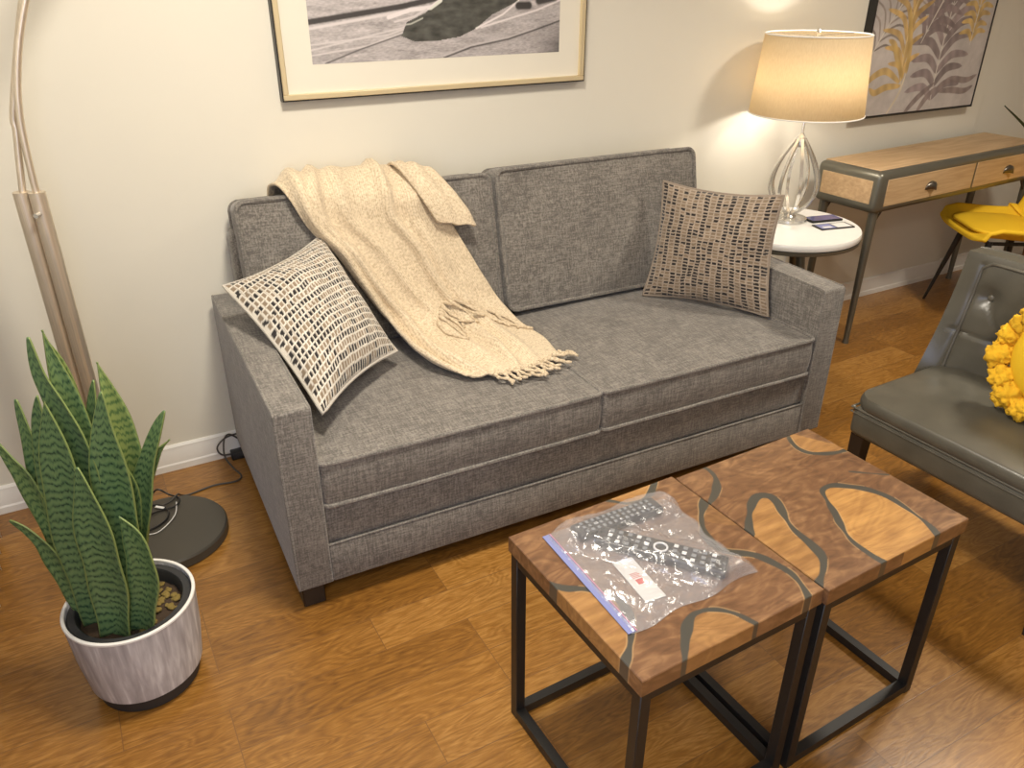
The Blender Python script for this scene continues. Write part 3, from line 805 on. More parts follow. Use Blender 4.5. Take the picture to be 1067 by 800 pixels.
Pb = np.stack([XY[..., 0]-.2, XY[..., 1]-.24, Z], -1)
Pc = Pb.copy(); Pc[..., 2] = 0.0006
me = grid_mesh('film', Pb); m2_ = grid_mesh('film2', Pc[::6, ::6].copy())
bm = bmesh.new(); bm.from_mesh(me); bm.from_mesh(m2_)
me = bpy.data.meshes.new('plastic_film'); bm.to_mesh(me); bm.free(); smooth_all(me)
link('plastic_film', me, M['film'], bag, None)
for nm, off, wd, mt, hh in (('zip_strip', 0.001, .016, 'zipblue', .0022), ('zip_line', .011, .0022, 'zippink', .0030)):
    bm = bmesh.new(); a = Vector((quad[0][0]-.2+off, quad[0][1]-.24+.001, hh)); b = Vector((quad[3][0]-.2+off, quad[3][1]-.24-.001, hh))
    beam(bm, a, b, wd, .0012, (1, 0, 0)); from_bm(nm, bm, M[mt], bag)

# ------------------------------------------------------------------ floor lamp
BX, BY = -0.6508, -0.3814
fl_ = empty('arc_floor_lamp', (BX, BY, 0), 'brushed nickel arc floor lamp with round dark base behind the plant', 'lamp')
revolve('base', [(0, 0), (.170, 0), (.1753, .004), (.1753, .030), (.171, .036), (.155, .0385), (0, .040)], M['lampbase'], fl_, seg=72)
fx, fy = -0.769-BX, -0.294-BY
dx, dy = 0.876, -0.482
def pole(k, top):
    c = (fx+dx*k, fy+dy*k)
    bm = bmesh.new(); tube(bm, [(c[0], c[1], .039), (c[0], c[1], top)], .0195, 24); return from_bm('pole', bm, M['nickel'], fl_)
pole(-.0185, 1.055); pole(.0205, 1.055)
box_ = bmesh.new(); tube(box_, [(fx+dx*.02-.3*.02, fy+dy*.02-.019, 1.005), (fx+dx*.02-.3*.05, fy+dy*.02-.034, 1.005)], .006, 12); from_bm('lock_screw', box_, M['chrome'], fl_)
def arc(k, dirx, diry, reach, rise, k2=None):
    c = Vector((fx+dx*k, fy+dy*k, 0)); pts = []
    pts.append(c+Vector((0, 0, 1.02))); pts.append(c+Vector((0, 0, 1.10))) if k2 is None else None
    if k2 is not None:
        c2 = Vector((fx+dx*(k2-.012), fy+dy*(k2-.012), 0))+Vector((.010, .018, 0)); pts += [c.lerp(c2, q_)+Vector((0, 0, z_)) for q_, z_ in ((.12, 1.055), (.45, 1.13), (.78, 1.20), (.98, 1.25))]; c = c2
    for i in range(3 if k2 is not None else 1, 15):
        a = i/14*PI*0.86
        pts.append(c+Vector((dirx, diry, 0))*reach*(1-math.cos(a))/1.9+Vector((0, 0, 1.12+rise*math.sin(a*0.62)/1.0)))
    bm = bmesh.new(); tube(bm, catmull(pts, 4), .0085, 12); arm_ = from_bm('arm', bm, M['nickel'], fl_)
    e = pts[-1]
    sh = revolve('lamp_head', [(.0, .06), (.03, .055), (.075, .02), (.095, -.05), (.092, -.05), (.072, .015), (.028, .048), (0, .052)], M['nickel'], fl_, c=e-Vector((0, 0, .05)), seg=36)
arc(-.0185, .98, -.20, 0.86, 1.00, .0205); arc(.0205, .98, -.20, 0.82, 0.95)
# cable on the base and along the floor
def cord(name, pts, r, mat, label=None, parent=None, cat='cable'):
    bm = bmesh.new(); tube(bm, catmull(pts, 8), r, 8); o = from_bm(name, bm, mat, parent)
    if label: tag(o, label, cat)
    return o
zt = .0435
cord('cable', [(fx+.03, fy-.05, zt), (fx+.07, fy-.08, zt), (fx+.12, fy-.055, zt), (fx+.135, fy-.01, zt), (fx+.12, fy+.035, zt), (fx+.09, fy+.045, zt), (fx+.06, fy+.02, zt), (fx+.02, fy-.03, zt)], .0032, M['blackplastic'], None, fl_)
cord('cable', [(fx+.12, fy+.03, zt), (fx+.150, fy+.045, zt), (fx+.175, fy+.075, zt-.002), (fx+.187, fy+.110, .012), (fx+.21, fy+.115, .004), (fx+.29, fy+.13, .004), (fx+.36, fy+.12, .004), (fx+.385, fy+.145, .004),
      (fx+.37, fy+.20, .010), (fx+.355, fy+.245, .035), (fx+.365, fy+.275, .080), (fx+.385, fy+.275, .100), (fx+.415, fy+.270, .075)], .0030, M['greencord'], None, fl_)
cord('cable', [(fx+.05, fy-.02, zt), (fx+.10, fy+.005, zt), (fx+.16, fy+.01, zt), (fx+.175, fy+.05, zt), (fx+.15, fy+.085, zt), (fx+.12, fy+.10, zt+.02), (fx+.09, fy+.11, .03), (fx+.05, fy+.12, .004)], .0028, M['blackplastic'], None, fl_)
cord('cable', [(fx+.02, fy-.07, zt), (fx+.06, fy-.10, zt), (fx+.10, fy-.10, zt), (fx+.15, fy-.04, zt), (fx+.165, fy+.03, zt)], .0016, M['white'], None, fl_)
for ax, ay, rz_ in ((.055, .028, .4), (.115, .020, -.6)):
    o = box('cable_tag', (-.014, -.005, 0), (.014, .005, .0025), M['white'], fl_, 0.001, 1); o.location = (fx+ax, fy+ay, zt+.003); o.rotation_euler = (0, .12, rz_)
ps = empty('power_strip', (-.335, -.020, 0), 'black power strip on the floor behind the left end of the sofa', 'power strip')
box('housing', (-.055, -.016, 0), (.075, .018, .030), M['blackplastic'], ps, .004, 2)
bm = bmesh.new(); tube(bm, catmull([(-.05, 0, .02), (-.085, -.005, .03), (-.095, 0, .06), (-.06, .01, .085), (0.0, .012, .09)], 6), .003, 8); from_bm('cable', bm, M['greencord'], ps)

# ------------------------------------------------------------------ snake plant
PX, PY = -0.768, -0.923
pl = empty('potted_snake_plant', (PX, PY, 0), 'tall snake plant in a streaked white pot with black foot on the floor', 'plant')
revolve('pot', [(.121, .040), (.127, .044), (.1375, .13), (.1425, .226), (.1435, .2435), (.1375, .2445), (.136, .240), (.134, .19), (.12, .19)], M['pot'], pl, seg=72)
revolve('pot_rim', [(.1362, .238), (.1362, .2448), (.1380, .2462), (.1425, .2462), (.1442, .2445), (.1442, .240)], M['whiterim'], pl, seg=72)
revolve('pot_foot', [(0, 0), (.110, 0), (.1145, .004), (.119, .0405), (0, .0405)], M['rubber'], pl, seg=64)
revolve('inner_pot', [(.1352, .200), (.1345, .234), (.131, .238), (.117, .238), (.113, .232), (.111, .19)], M['rubber'], pl, seg=64)
bm = bmesh.new(); lathe(bm, [(0, .206), (.03, .208), (.06, .205), (.09, .207), (.1115, .203)], seg=56)
bmesh.ops.subdivide_edges(bm, edges=bm.edges[:], cuts=1, use_grid_fill=True)
for v in bm.verts: v.co.z += 0.006*nz(v.co.x, v.co.y, 0, 45)
from_bm('soil', bm, M['soil'], pl, 70)
bm = bmesh.new()
for k in range(60):
    a = random.uniform(-1.5, 1.6); r = random.uniform(.055, .102); s = random.uniform(.004, .009)
    mt = Matrix.Translation((r*math.cos(a), r*math.sin(a)*.9, .210)) @ Matrix.Diagonal((s, s, s*.5, 1))
    bmesh.ops.create_icosphere(bm, subdivisions=2, radius=1, matrix=mt)
for v in bm.verts: v.co += Vector((nz(v.co.x, v.co.y, v.co.z, 200), nz(v.co.y, v.co.x, v.co.z, 210), nz(v.co.x, v.co.z, v.co.y, 190)))*0.003
from_bm('dry_moss', bm, M['moss'], pl, 80)
LEAVES = [
('L3', [(-0.104, 0.103, 0.752), (-0.102, 0.097, 0.676), (-0.1, 0.092, 0.581), (-0.093, 0.083, 0.456), (-0.085, 0.074, 0.293), (-0.075, 0.062, 0.198)], 0.055, .1),
('L14', [(-0.014, 0.065, 0.877), (-0.003, 0.059, 0.827), (0.004, 0.055, 0.749), (0.007, 0.053, 0.668), (0.003, 0.055, 0.492), (-0.019, 0.067, 0.201)], 0.030, .9),
('L1', [(-0.017, 0.032, 0.918), (-0.014, 0.033, 0.846), (-0.007, 0.031, 0.741), (-0.003, 0.031, 0.61), (-0.017, 0.041, 0.402), (-0.035, 0.049, 0.200)], 0.056, .15),
('L2', [(-0.04, -0.012, 0.925), (-0.038, -0.009, 0.848), (-0.024, -0.012, 0.778), (-0.011, -0.015, 0.686), (-0.007, -0.012, 0.539), (-0.031, 0.005, 0.200)], 0.076, 0),
('L4', [(-0.059, 0.033, 0.783), (-0.071, 0.042, 0.708), (-0.082, 0.051, 0.599), (-0.081, 0.053, 0.445), (-0.078, 0.050, 0.200)], 0.052, .05),
('L5', [(-0.043, -0.045, 0.803), (-0.046, -0.038, 0.709), (-0.052, -0.031, 0.602), (-0.062, -0.021, 0.463), (-0.064, -0.015, 0.325), (-0.068, -0.003, 0.200)], 0.087, 0),
('L15', [(-0.018, -0.093, 0.67), (-0.015, -0.089, 0.59), (-0.016, -0.083, 0.488), (-0.019, -0.075, 0.367), (-0.037, -0.06, 0.200)], 0.091, 0),
('L6', [(0.046, 0.043, 0.787), (0.029, 0.05, 0.71), (0.015, 0.055, 0.616), (-0.0, 0.06, 0.437), (-0.01, 0.060, 0.200)], 0.047, .2),
('L7', [(0.061, 0.046, 0.824), (0.068, 0.04, 0.756), (0.076, 0.034, 0.67), (0.075, 0.032, 0.573), (0.053, 0.042, 0.43), (0.019, 0.055, 0.200)], 0.057, .75),
('L8', [(0.057, -0.065, 0.808), (0.045, -0.059, 0.727), (0.038, -0.055, 0.635), (0.032, -0.052, 0.525), (0.016, -0.043, 0.368), (-0.005, -0.029, 0.197)], 0.083, 0),
('L9', [(0.161, -0.054, 0.731), (0.138, -0.044, 0.681), (0.102, -0.027, 0.586), (0.067, -0.01, 0.459), (0.036, 0.005, 0.324), (0.012, 0.018, 0.198)], 0.057, .1),
('L10', [(0.16, -0.031, 0.649), (0.13, -0.018, 0.616), (0.099, -0.003, 0.548), (0.064, 0.013, 0.418), (0.027, 0.037, 0.20)], 0.028, .2),
('L11', [(-0.171, 0.117, 0.685), (-0.148, 0.1, 0.621), (-0.129, 0.084, 0.57), (-0.112, 0.071, 0.471), (-0.095, 0.057, 0.339), (-0.083, 0.050, 0.198)], 0.05, .3),
('L12', [(-0.18, 0.065, 0.494), (-0.151, 0.049, 0.466), (-0.126, 0.035, 0.416), (-0.111, 0.027, 0.335), (-0.092, 0.023, 0.200)], 0.045, .1),
('L13', [(0.03, -0.096, 0.535), (0.048, -0.104, 0.483), (0.051, -0.102, 0.398), (0.039, -0.093, 0.314), (0.012, -0.07, 0.200)], 0.070, .05),
('L16', [(0.04, 0.001, 0.65), (0.051, -0.005, 0.614), (0.054, -0.007, 0.54), (0.037, 0.003, 0.409), (0.010, 0.021, 0.200)], 0.056, 0)]
for li, (nm, pts, wd, lt) in enumerate(LEAVES):
    pts = catmull(pts[::-1], 9); m_ = len(pts)
    L_ = [0]
    for a, b in zip(pts, pts[1:]): L_.append(L_[-1]+(b-a).length)
    tot = L_[-1]; nc = 9; P = np.zeros((m_, nc, 3)); UV = np.zeros((m_, nc, 2)); C = np.zeros((m_, nc, 3)); C[..., 0] = lt
    tw0 = math.radians(random.uniform(-22, 22)); tw1 = tw0+math.radians(random.uniform(-18, 18))
    for j, p in enumerate(pts):
        s = L_[j]/tot
        d = (pts[min(j+1, m_-1)]-pts[max(j-1, 0)]).normalized()
        base = Vector((0.876, -0.482, 0)); tw = tw0+(tw1-tw0)*s
        base = Matrix.Rotation(tw, 3, 'Z') @ base
        side = (base-d*base.dot(d)).normalized(); nn = side.cross(d).normalized()
        prof = (0.74+0.26*math.sin(min(s/0.55, 1)*PI/2)) if s < .55 else max(0.0, 1-((s-.55)/.45)**1.9)**0.85
        hw = wd*0.50*prof+0.0006
        for i in range(nc):
            a = i/(nc-1)*2-1
            wob = 0.0022*math.sin(s*17+li*2+(3 if a > 0 else 0))*abs(a)
            off = -nn*(a*a*hw*(0.42-0.15*s))*-1
            P[j, i] = p+side*(a*hw+wob)+off*(1)+nn*0.0
            UV[j, i] = (i/(nc-1), L_[j]+li*0.7)
    me = grid_mesh('leaf', P, C, UV); smooth_all(me)
    o = link('leaf', me, M['leaf'], pl, None); md = o.modifiers.new('t', 'SOLIDIFY'); md.thickness = 0.0035; md.offset = 0

# ------------------------------------------------------------------ framed photograph
def hang(name, x0, z0, W_, H_, label, cat):
    return empty(name, (x0+W_/2, 0.0145, z0), label, cat)
fx0, fz0, FW, FH = -0.0480, 1.1850, 1.087, 0.80
fp = hang('framed_photograph', fx0, fz0, FW, FH, 'black and white photograph in a thin gold and black frame above the sofa', 'picture')
bm = bmesh.new(); fr = 0.016
for lo, hi in (((-FW/2, -.034, 0), (FW/2, 0, fr)), ((-FW/2, -.034, FH-fr), (FW/2, 0, FH)), ((-FW/2, -.034, fr), (-FW/2+fr, 0, FH-fr)), ((FW/2-fr, -.034, fr), (FW/2, 0, FH-fr))): bbox(bm, lo, hi, .002, 1)
from_bm('frame', bm, M['goldframe'], fp)
bm = bmesh.new(); fo = .004
for lo, hi in (((-FW/2-fo, -.030, -fo), (FW/2+fo, 0, 0)), ((-FW/2-fo, -.030, FH), (FW/2+fo, 0, FH+fo)), ((-FW/2-fo, -.030, 0), (-FW/2, 0, FH)), ((FW/2, -.030, 0), (FW/2+fo, 0, FH))): bbox(bm, lo, hi)
from_bm('outer_edge', bm, M['blackframe'], fp)
box('mat_board', (-FW/2+fr, -.018, fr), (FW/2-fr, -.012, FH-fr), M['mat'], fp)
# print: bottom strip carries road, kerb and car shadow
pw, ph = 0.884, FH-2*0.098
nx, nz_ = 420, 260
U, V = np.meshgrid(np.linspace(0, 1, nx), np.linspace(0, ph, nz_))
rs = np.random.RandomState(1)
def fb(U, V, sx, sy, s=0): 
    return np.array([[noise.fractal(Vector((u_*sx+s, v_*sy, s)), 1.0, 2.0, 5) for u_ in U[0]] for v_ in V[:, 0]])
g = 0.40+0.12*fb(U, V, 9, 60, 3)+0.12*fb(U, V, 60, 300, 7)
def stroke(Cg, pts, wd, val, soft=0.002):
    d = seg_dist(U*pw, V, pts); a = np.clip((wd-d)/soft+.5, 0, 1); return Cg*(1-a)+val*a
# (x metres across the print, height above its bottom edge)
g = np.where(V > 0.055+0.10*(U), g*1.05, g)
g = stroke(g, [(0, .118), (.30, .155), (.5, .19)], .008, .06, .004); g = stroke(g, [(0, .100), (.30, .140), (.5, .17)], .004, .62, .003)
for a in ([(0, .055), (.25, .075), (.34, .10)], [(0, .025), (.18, .045), (.30, .08)], [(0, .04), (.33, .10)]): g = stroke(g, a, .002, .60, .004)
carc = [(.295, .070), (.315, .110), (.38, .135), (.42, .165), (.46, .20), (.80, .20), (.72, .165), (.62, .125), (.56, .085), (.50, .062), (.42, .052), (.34, .052)]
car = poly_in(U*pw, V, carc)
g = np.where(car, 0.085+0.05*fb(U, V, 20, 60, 2), g)
g = stroke(g, [(.255, .125), (.33, .145), (.40, .150), (.435, .170), (.445, .20)], .006, .72)
g = stroke(g, [(.275, .112), (.34, .125), (.385, .145)], .003, .60); g = stroke(g, [(.29, .10), (.33, .105), (.37, .12)], .002, .5)
g = stroke(g, [(.56, .085), (.66, .125), (.72, .165), (.74, .20)], .003, .72); g = stroke(g, [(.58, .088), (.70, .115), (.79, .135), (.884, .165)], .003, .68)
g = stroke(g, [(.72, .150), (.76, .150)], .012, .05, .006); g = stroke(g, [(.80, .165), (.86, .175)], .014, .06, .008)
g = stroke(g, [(.44, .000), (.54, .028), (.68, .048), (.79, .075), (.884, .10)], .0028, .10, .003); g = stroke(g, [(.44, .006), (.54, .034), (.68, .054), (.79, .081)], .002, .5, .003)
g = stroke(g, [(.04, 0), (.15, .035), (.30, .075)], .0022, .12, .003)
dk = np.clip((U-.86)*6, 0, 1)*np.clip((.11-V)*12, 0, 1); g = g*(1-.75*dk)
g = np.where(V > .215, 0.12+0.25*fb(U, V, 5, 6, 12), g)
g = np.clip(g, .02, .85)
C = np.stack([g*1.06, g*.98, g*.98], -1); C[car] *= np.array([.92, 1.0, .90])
Pp = np.stack([U*pw-pw/2+0.002, np.full(U.shape, -.0186), V+.098], -1)
me = grid_mesh('photo_print', Pp, C)
o = link('photo_print', me, M['print'], fp, None)

# ------------------------------------------------------------------ botanical canvas
cx0, cz0, CW, CH = 2.520, 0.932, 0.845, 0.90
cv_ = hang('botanical_canvas', cx0, cz0, CW, CH, 'grey and gold palm leaf canvas in a black floater frame above the console', 'picture')
bm = bmesh.new(); ft = .007
for lo, hi in (((-CW/2, -.042, 0), (CW/2, 0, ft)), ((-CW/2, -.042, CH-ft), (CW/2, 0, CH)), ((-CW/2, -.042, ft), (-CW/2+ft, 0, CH-ft)), ((CW/2-ft, -.042, ft), (CW/2, 0, CH-ft))): bbox(bm, lo, hi)
from_bm('frame', bm, M['blackframe'], cv_)
nx, nz_ = 330, 350
U, V = np.meshgrid(np.linspace(0, CW-.02, nx), np.linspace(0, CH-.02, nz_))
K = np.empty(U.shape+(3,)); K[:] = (.47, .43, .41)
K *= (1+0.16*fb(U, V, 5, 5, 1)+.10*fb(U, V, 30, 30, 4))[..., None]
pw = 1.0
def paint(pts, w0, col, tip=0.1, alpha=.9, streak=0.25, seed=0):
    """tapered brush stroke along pts"""
    global K
    pts = [(p.x, p.y) for p in catmull([(a, b, 0) for a, b in pts], 5)]
    m_ = len(pts)-1
    D = np.full(U.shape, 9.0)
    for i, (a, b) in enumerate(zip(pts, pts[1:])):
        L2 = (b[0]-a[0])**2+(b[1]-a[1])**2+1e-12
        t_ = np.clip(((U-a[0])*(b[0]-a[0])+(V-a[1])*(b[1]-a[1]))/L2, 0, 1)
        s = (i+t_)/m_
        w_ = w0*np.clip(np.sin(np.clip(s*.92+.08, 0, 1)*PI)**.5, .2, 1)
        D = np.minimum(D, np.hypot(U-a[0]-t_*(b[0]-a[0]), V-a[1]-t_*(b[1]-a[1]))-w_)
    a_ = np.clip(-D/0.002+.5, 0, 1)*alpha
    tex = 1+streak*.5*np.sin(U*120+V*40+seed)+.10*np.sin(U*37-V*60+seed)
    K = K*(1-a_[..., None])+np.array(col)*(tex*a_)[..., None]
def frond(x, z, ang, ln, nleaf, l0, col, stem, spread=50, w0=.011, curve=.0, seed=0, sides=(1, -1)):
    rs = np.random.RandomState(seed); pts = []
    for i in range(9):
        s = i/8; a = ang+curve*s; pts.append((x+ln*s*math.sin(a), z+ln*s*math.cos(a)))
    for i in range(nleaf):
        s = (i+.5)/nleaf; k = s*8; i0 = min(int(k), 7); f = k-i0
        bx = pts[i0][0]*(1-f)+pts[i0+1][0]*f; bz = pts[i0][1]*(1-f)+pts[i0+1][1]*f
        for sd in sides:
            la = ang+curve*s+sd*math.radians(spread+rs.uniform(-6, 6)-20*s); l = l0*math.sin((0.15+.8*s)*PI)**.5*rs.uniform(.85, 1.1)
            c = np.array(col)*rs.uniform(.75, 1.25)
            mid = (bx+l*.5*math.sin(la)-sd*.012*math.cos(la), bz+l*.5*math.cos(la)+.012)
            paint([(bx, bz), mid, (bx+l*math.sin(la+sd*.25), bz+l*math.cos(la+sd*.25))], w0, c, seed=i)
    paint(pts, .0035, stem, streak=0)
grey, dgrey, gold, lt = (.17, .135, .13), (.10, .08, .075), (.50, .33, .12), (.60, .56, .50)
frond(.02, .26, .5, .5, 12, .20, (.24, .20, .18), lt, 55, .005, .2, 1)
frond(.50, .02, -.05, .60, 10, .25, (.24, .19, .19), lt, 62, .019, .1, 3)
frond(.34, .30, .45, .50, 11, .24, (.22, .17, .17), lt, 50, .015, .1, 5)
frond(.26, .12, -.25, .50, 9, .20, gold, (.62, .48, .25), 35, .013, .35, 6)
frond(.70, .28, .05, .5, 13, .13, (.54, .37, .13), lt, 58, .012, .0, 7)
for p in ([(.24, .14), (.14, .19), (.06, .17), (.03, .14)], [(.25, .12), (.16, .12), (.09, .10), (.05, .12)], [(.26, .16), (.20, .24), (.16, .30), (.12, .32)], [(.28, .18), (.27, .28), (.24, .38), (.22, .45)]): paint(p, .016, (.50, .34, .12))
paint([(.20, .0), (.26, .09), (.28, .18)], .006, (.60, .52, .38), streak=0)
for p in ([(.54, .10), (.62, .13), (.74, .12), (.81, .14)], [(.55, .08), (.64, .08), (.74, .07), (.80, .09)], [(.42, .0), (.46, .05), (.52, .10)], [(.33, .0), (.40, .06), (.50, .12)]): paint(p, .015, (.23, .18, .17))
K = np.clip(K, .02, .8)
Pp = np.stack([U-CW/2+.01, np.full(U.shape, -.0400), V+.01], -1)
me = grid_mesh('painting', Pp, K)
link('painting', me, M['canvas'], cv_, None)
box('canvas_block', (-CW/2+.010, -.0396, .010), (CW/2-.010, -.001, CH-.010), M['mat'], cv_)

# ------------------------------------------------------------------ side table and lamp
SX, SY = 1.900, -0.292
stb = empty('round_side_table', (SX, SY, 0), 'round white marble side table with dark legs between sofa and console', 'table')
revolve('table_top', [(0, .570), (.284, .570), (.2915, .575), (.2935, .584), (.2935, .593), (.290, .5995), (0, .600)], M['marble'], stb, seg=80)
revolve('rim', [(.15, .552), (.278, .552), (.2905, .557), (.2925, .570), (.283, .5698)], M['gunmetal'], stb, seg=80)
for k in range(3):
    a = math.radians(20+120*k)
    bm = bmesh.new(); tube(bm, [(.10*math.cos(a), .10*math.sin(a), .565), (.23*math.cos(a), .23*math.sin(a), 0.0)], .013, 12, radii=[.020, .013]); from_bm('leg', bm, M['gunmetal'], stb)
LX, LY = 1.953, -0.245
lm = empty('table_lamp', (LX, LY, .600), 'lit table lamp with cream drum shade and silver wire whisk base', 'lamp')
revolve('foot', [(0, 0), (.072, 0), (.075, .004), (.074, .014), (.060, .018), (.03, .020), (.018, .034), (0, .036)], M['chrome'], lm, seg=48)
revolve('stem', [(0, .300), (.019, .305), (.020, .335), (.014, .345), (.006, .36), (.006, .44), (0, .44)], M['chrome'], lm, seg=24)
for k in range(8):
    a = 2*PI*k/8+.2; d = Vector((math.cos(a), math.sin(a), 0)); s = Vector((-d.y, d.x, 0))
    prof = [(.016, .030), (.045, .048), (.080, .085), (.099, .135), (.094, .19), (.070, .25), (.040, .30), (.017, .335)]
    pp = catmull([d*r+Vector((0, 0, z)) for r, z in prof], 4); bm = bmesh.new(); prev = None
    for i, p in enumerate(pp):
        tn = (pp[min(i+1, len(pp)-1)]-pp[max(i-1, 0)]).normalized(); nn = tn.cross(s).normalized()
        qd = [bm.verts.new(p+s*sx*.0060+nn*sy*.0040) for sx, sy in ((-1, -1), (1, -1), (1, 1), (-1, 1))]
        if prev:
            for e in range(4): bm.faces.new((prev[e], prev[(e+1) % 4], qd[(e+1) % 4], qd[e]))
        prev = qd
    from_bm('wire_rib', bm, M['chrome'], lm)
sh = revolve('lamp_shade', [(.2196, .434), (.1966, .724)], M['shade'], lm, seg=72)
md = sh.modifiers.new('t', 'SOLIDIFY'); md.thickness = .0015
bw = bmesh.new()
bw.free()
for r, z in ((.2196, .434), (.1966, .724)):
    bw = bmesh.new(); tube(bw, [(r*math.cos(q/60*2*PI), r*math.sin(q/60*2*PI), z) for q in range(60)], .0028, 6, closed=True)
    from_bm('shade_hem', bw, M['lining'], sh)
bm = bmesh.new()
for a in (0, 2*PI/3, 4*PI/3): tube(bm, [(.008*math.cos(a), .008*math.sin(a), .716), (.1955*math.cos(a), .1955*math.sin(a), .720)], .002, 6)
from_bm('spider', bm, M['chrome'], lm)
revolve('finial', [(0, .700), (.007, .705), (.007, .725), (.011, .731), (.006, .742), (0, .744)], M['chrome'], lm, seg=16)
revolve('bulb', [(0, .585), (.013, .59), (.015, .60), (.028, .63), (.030, .645), (.022, .665), (0, .67)], M['bulb'], lm, seg=24)
pd = bpy.data.lights.new('lamp_glow', 'POINT'); pd.energy = 4.3; pd.color = (1.0, 0.94, 0.85); pd.shadow_soft_size = 0.035
po = bpy.data.objects.new('lamp_glow', pd); COL.objects.link(po); po.parent = lm; po.location = (.0, -.0, .545)
M['bulb'].node_tree.nodes['Principled BSDF'].inputs['Alpha'].default_value = 1
po.location = (0, 0, .53)
cord('cable', [(.07, .03, .004), (.16, .10, .003), (.24, .17, .003), (.262, .205, -.02), (.265, .215, -.2), (.268, .22, -.50)], .002, M['white'], None, lm)
# phone and leaflet on the side table
ph = empty('smartphone', (SX+.155, SY-.045, .600), 'dark phone lying beside the lamp, far item of the two on the marble table', 'phone', None, math.radians(-12))
ph.location = (2.08, -.330, .6008)
box('case', (-.075, -.018, 0), (.075, .052, .009), M['blackplastic'], ph, .003, 2)
box('display', (-.070, -.014, .009), (.070, .048, .0095), M['screen'], ph)
lf = empty('leaflet', (2.045, -.405, .6006), 'small dark edged leaflet with blue and white print on the marble table', 'leaflet', None, math.radians(-12))
box('leaflet_cover', (-.080, -.035, 0), (.080, .035, .004), M['blackplastic'], lf, .001, 1)
bm = bmesh.new(); bbox(bm, (-.072, -.028, .004), (-.005, .028, .0045)); from_bm('blue_panel', bm, M['zipblue'], lf)
bm = bmesh.new(); bbox(bm, (.002, -.028, .004), (.070, .028, .0045)); bbox(bm, (-.060, -.022, .0045), (-.020, -.004, .0048)); from_bm('white_panel', bm, M['paper'], lf)

# ------------------------------------------------------------------ console table
CX, CY, CR = 2.287, -0.404, 0.053
co = empty('console_table', (CX, CY, 0), 'pale oak console table with dark metal edging and drawers against the wall', 'table', None, CR)
W_, D_, ZT_, ZB_ = 1.30, 0.326, 0.792, 0.614
box('casing', (0, 0, ZB_), (W_, D_, ZT_-.002), M['gunmetal'], co, .026, 4)
box('top_board', (.034, .034, ZT_-.006), (W_-.034, D_-.014, ZT_+.0005), M['oak'], co, .001, 1)
for x in (-.0008, W_-.0032): box('side_panel', (x, .034, ZB_+.040), (x+.004, D_-.034, ZT_-.040), M['oak'], co, .001, 1)
dwid = (W_-.090-.020)/3
for k, (x0, dwid) in enumerate(((.050, .636), (.702, .552))):
    dr = box('drawer', (x0, -.002, ZB_+.030), (x0+dwid, .020, ZT_-.034), M['oak'], co, .001, 1)
    bm = bmesh.new(); xm = x0+dwid/2; zm = (ZB_+ZT_)/2-.008
    # cup pull
    ring = []
    for j in range(7):
        a = PI*j/6; rw = []
        for i in range(9):
            b_ = PI/2*i/8
            rw.append(bm.verts.new((xm-.042*math.cos(a)*math.sin(b_), -.002-.028*math.cos(b_)*(math.sin(a)*.85+.15), zm-.014+.036*math.sin(a)*math.sin(b_))))
        ring.append(rw)
    for A_, B_ in zip(ring, ring[1:]):
        for i in range(8): bm.faces.new((A_[i], A_[i+1], B_[i+1], B_[i]))
    h = from_bm('handle', bm, M['darkhandle'], dr); md = h.modifiers.new('t', 'SOLIDIFY'); md.thickness = .002
for x, sx in ((.045, -1), (W_-.045, 1)):
    for y, sy in ((.035, -1), (D_-.035, 1)):
        bm = bmesh.new(); tube(bm, [(x, y, ZB_+.01), (x+sx*.008, y+sy*.004, .02), (x+sx*.008, y+sy*.004, .0)], .014, 14, radii=[.020, .0125, .0155]); lg = from_bm('leg', bm, M['gunmetal'], co)
        bm = bmesh.new(); tube(bm, [(x, y, ZB_-.075), (x-sx*.060, y, ZB_+.005)], .0045, 8); from_bm('brace', bm, M['darkhandle'], lg)

# tall leafy plant beyond the console, one blade reaching into view
gp = empty('leafy_plant', (3.92, -.30, 0), 'thin bladed green plant rising beyond the right end of the console', 'plant')
revolve('pot', [(0, 0), (.085, 0), (.11, .30), (.125, .50), (.118, .50), (.104, .45), (0, .45)], M['clay'], gp, seg=40)
BL_ = [[(0, 0, .45), (-.25, 0, .72), (-.53, 0, .880), (-.735, 0, .985)]]
for ang, ln, hh in ((20, .42, .35), (75, .2, .5), (300, .42, .36), (340, .44, .30), (40, .18, .6)):
    a = math.radians(ang); d = Vector((math.cos(a), math.sin(a), 0)); BL_.append([d*.01+Vector((0, 0, .45)), d*ln*.3+Vector((0, 0, .45+hh*.75)), d*ln*.7+Vector((0, 0, .45+hh)), d*ln+Vector((0, 0, .45+hh*.82))])
for bp_ in BL_:
    pp = catmull(bp_, 8); d = Vector(bp_[-1])-Vector(bp_[0]); s = Vector((-d.y, d.x, 0)).normalized()
    s = (s+Vector((0, 0, .5))).normalized() if abs(bp_[-1][1]) < 1e-6 else s
    P = np.array([[list(p+s*w_*(.009*math.sin(min(1, (1-i/len(pp))*1.6+.03)*PI/2))+Vector((0, 0, -.003*abs(w_)))) for w_ in (-1, 0, 1)] for i, p in enumerate(pp)])
    me = grid_mesh('leaf', P); smooth_all(me); o = link('leaf', me, M['blade'], gp, None); md = o.modifiers.new('t', 'SOLIDIFY'); md.thickness = .0012

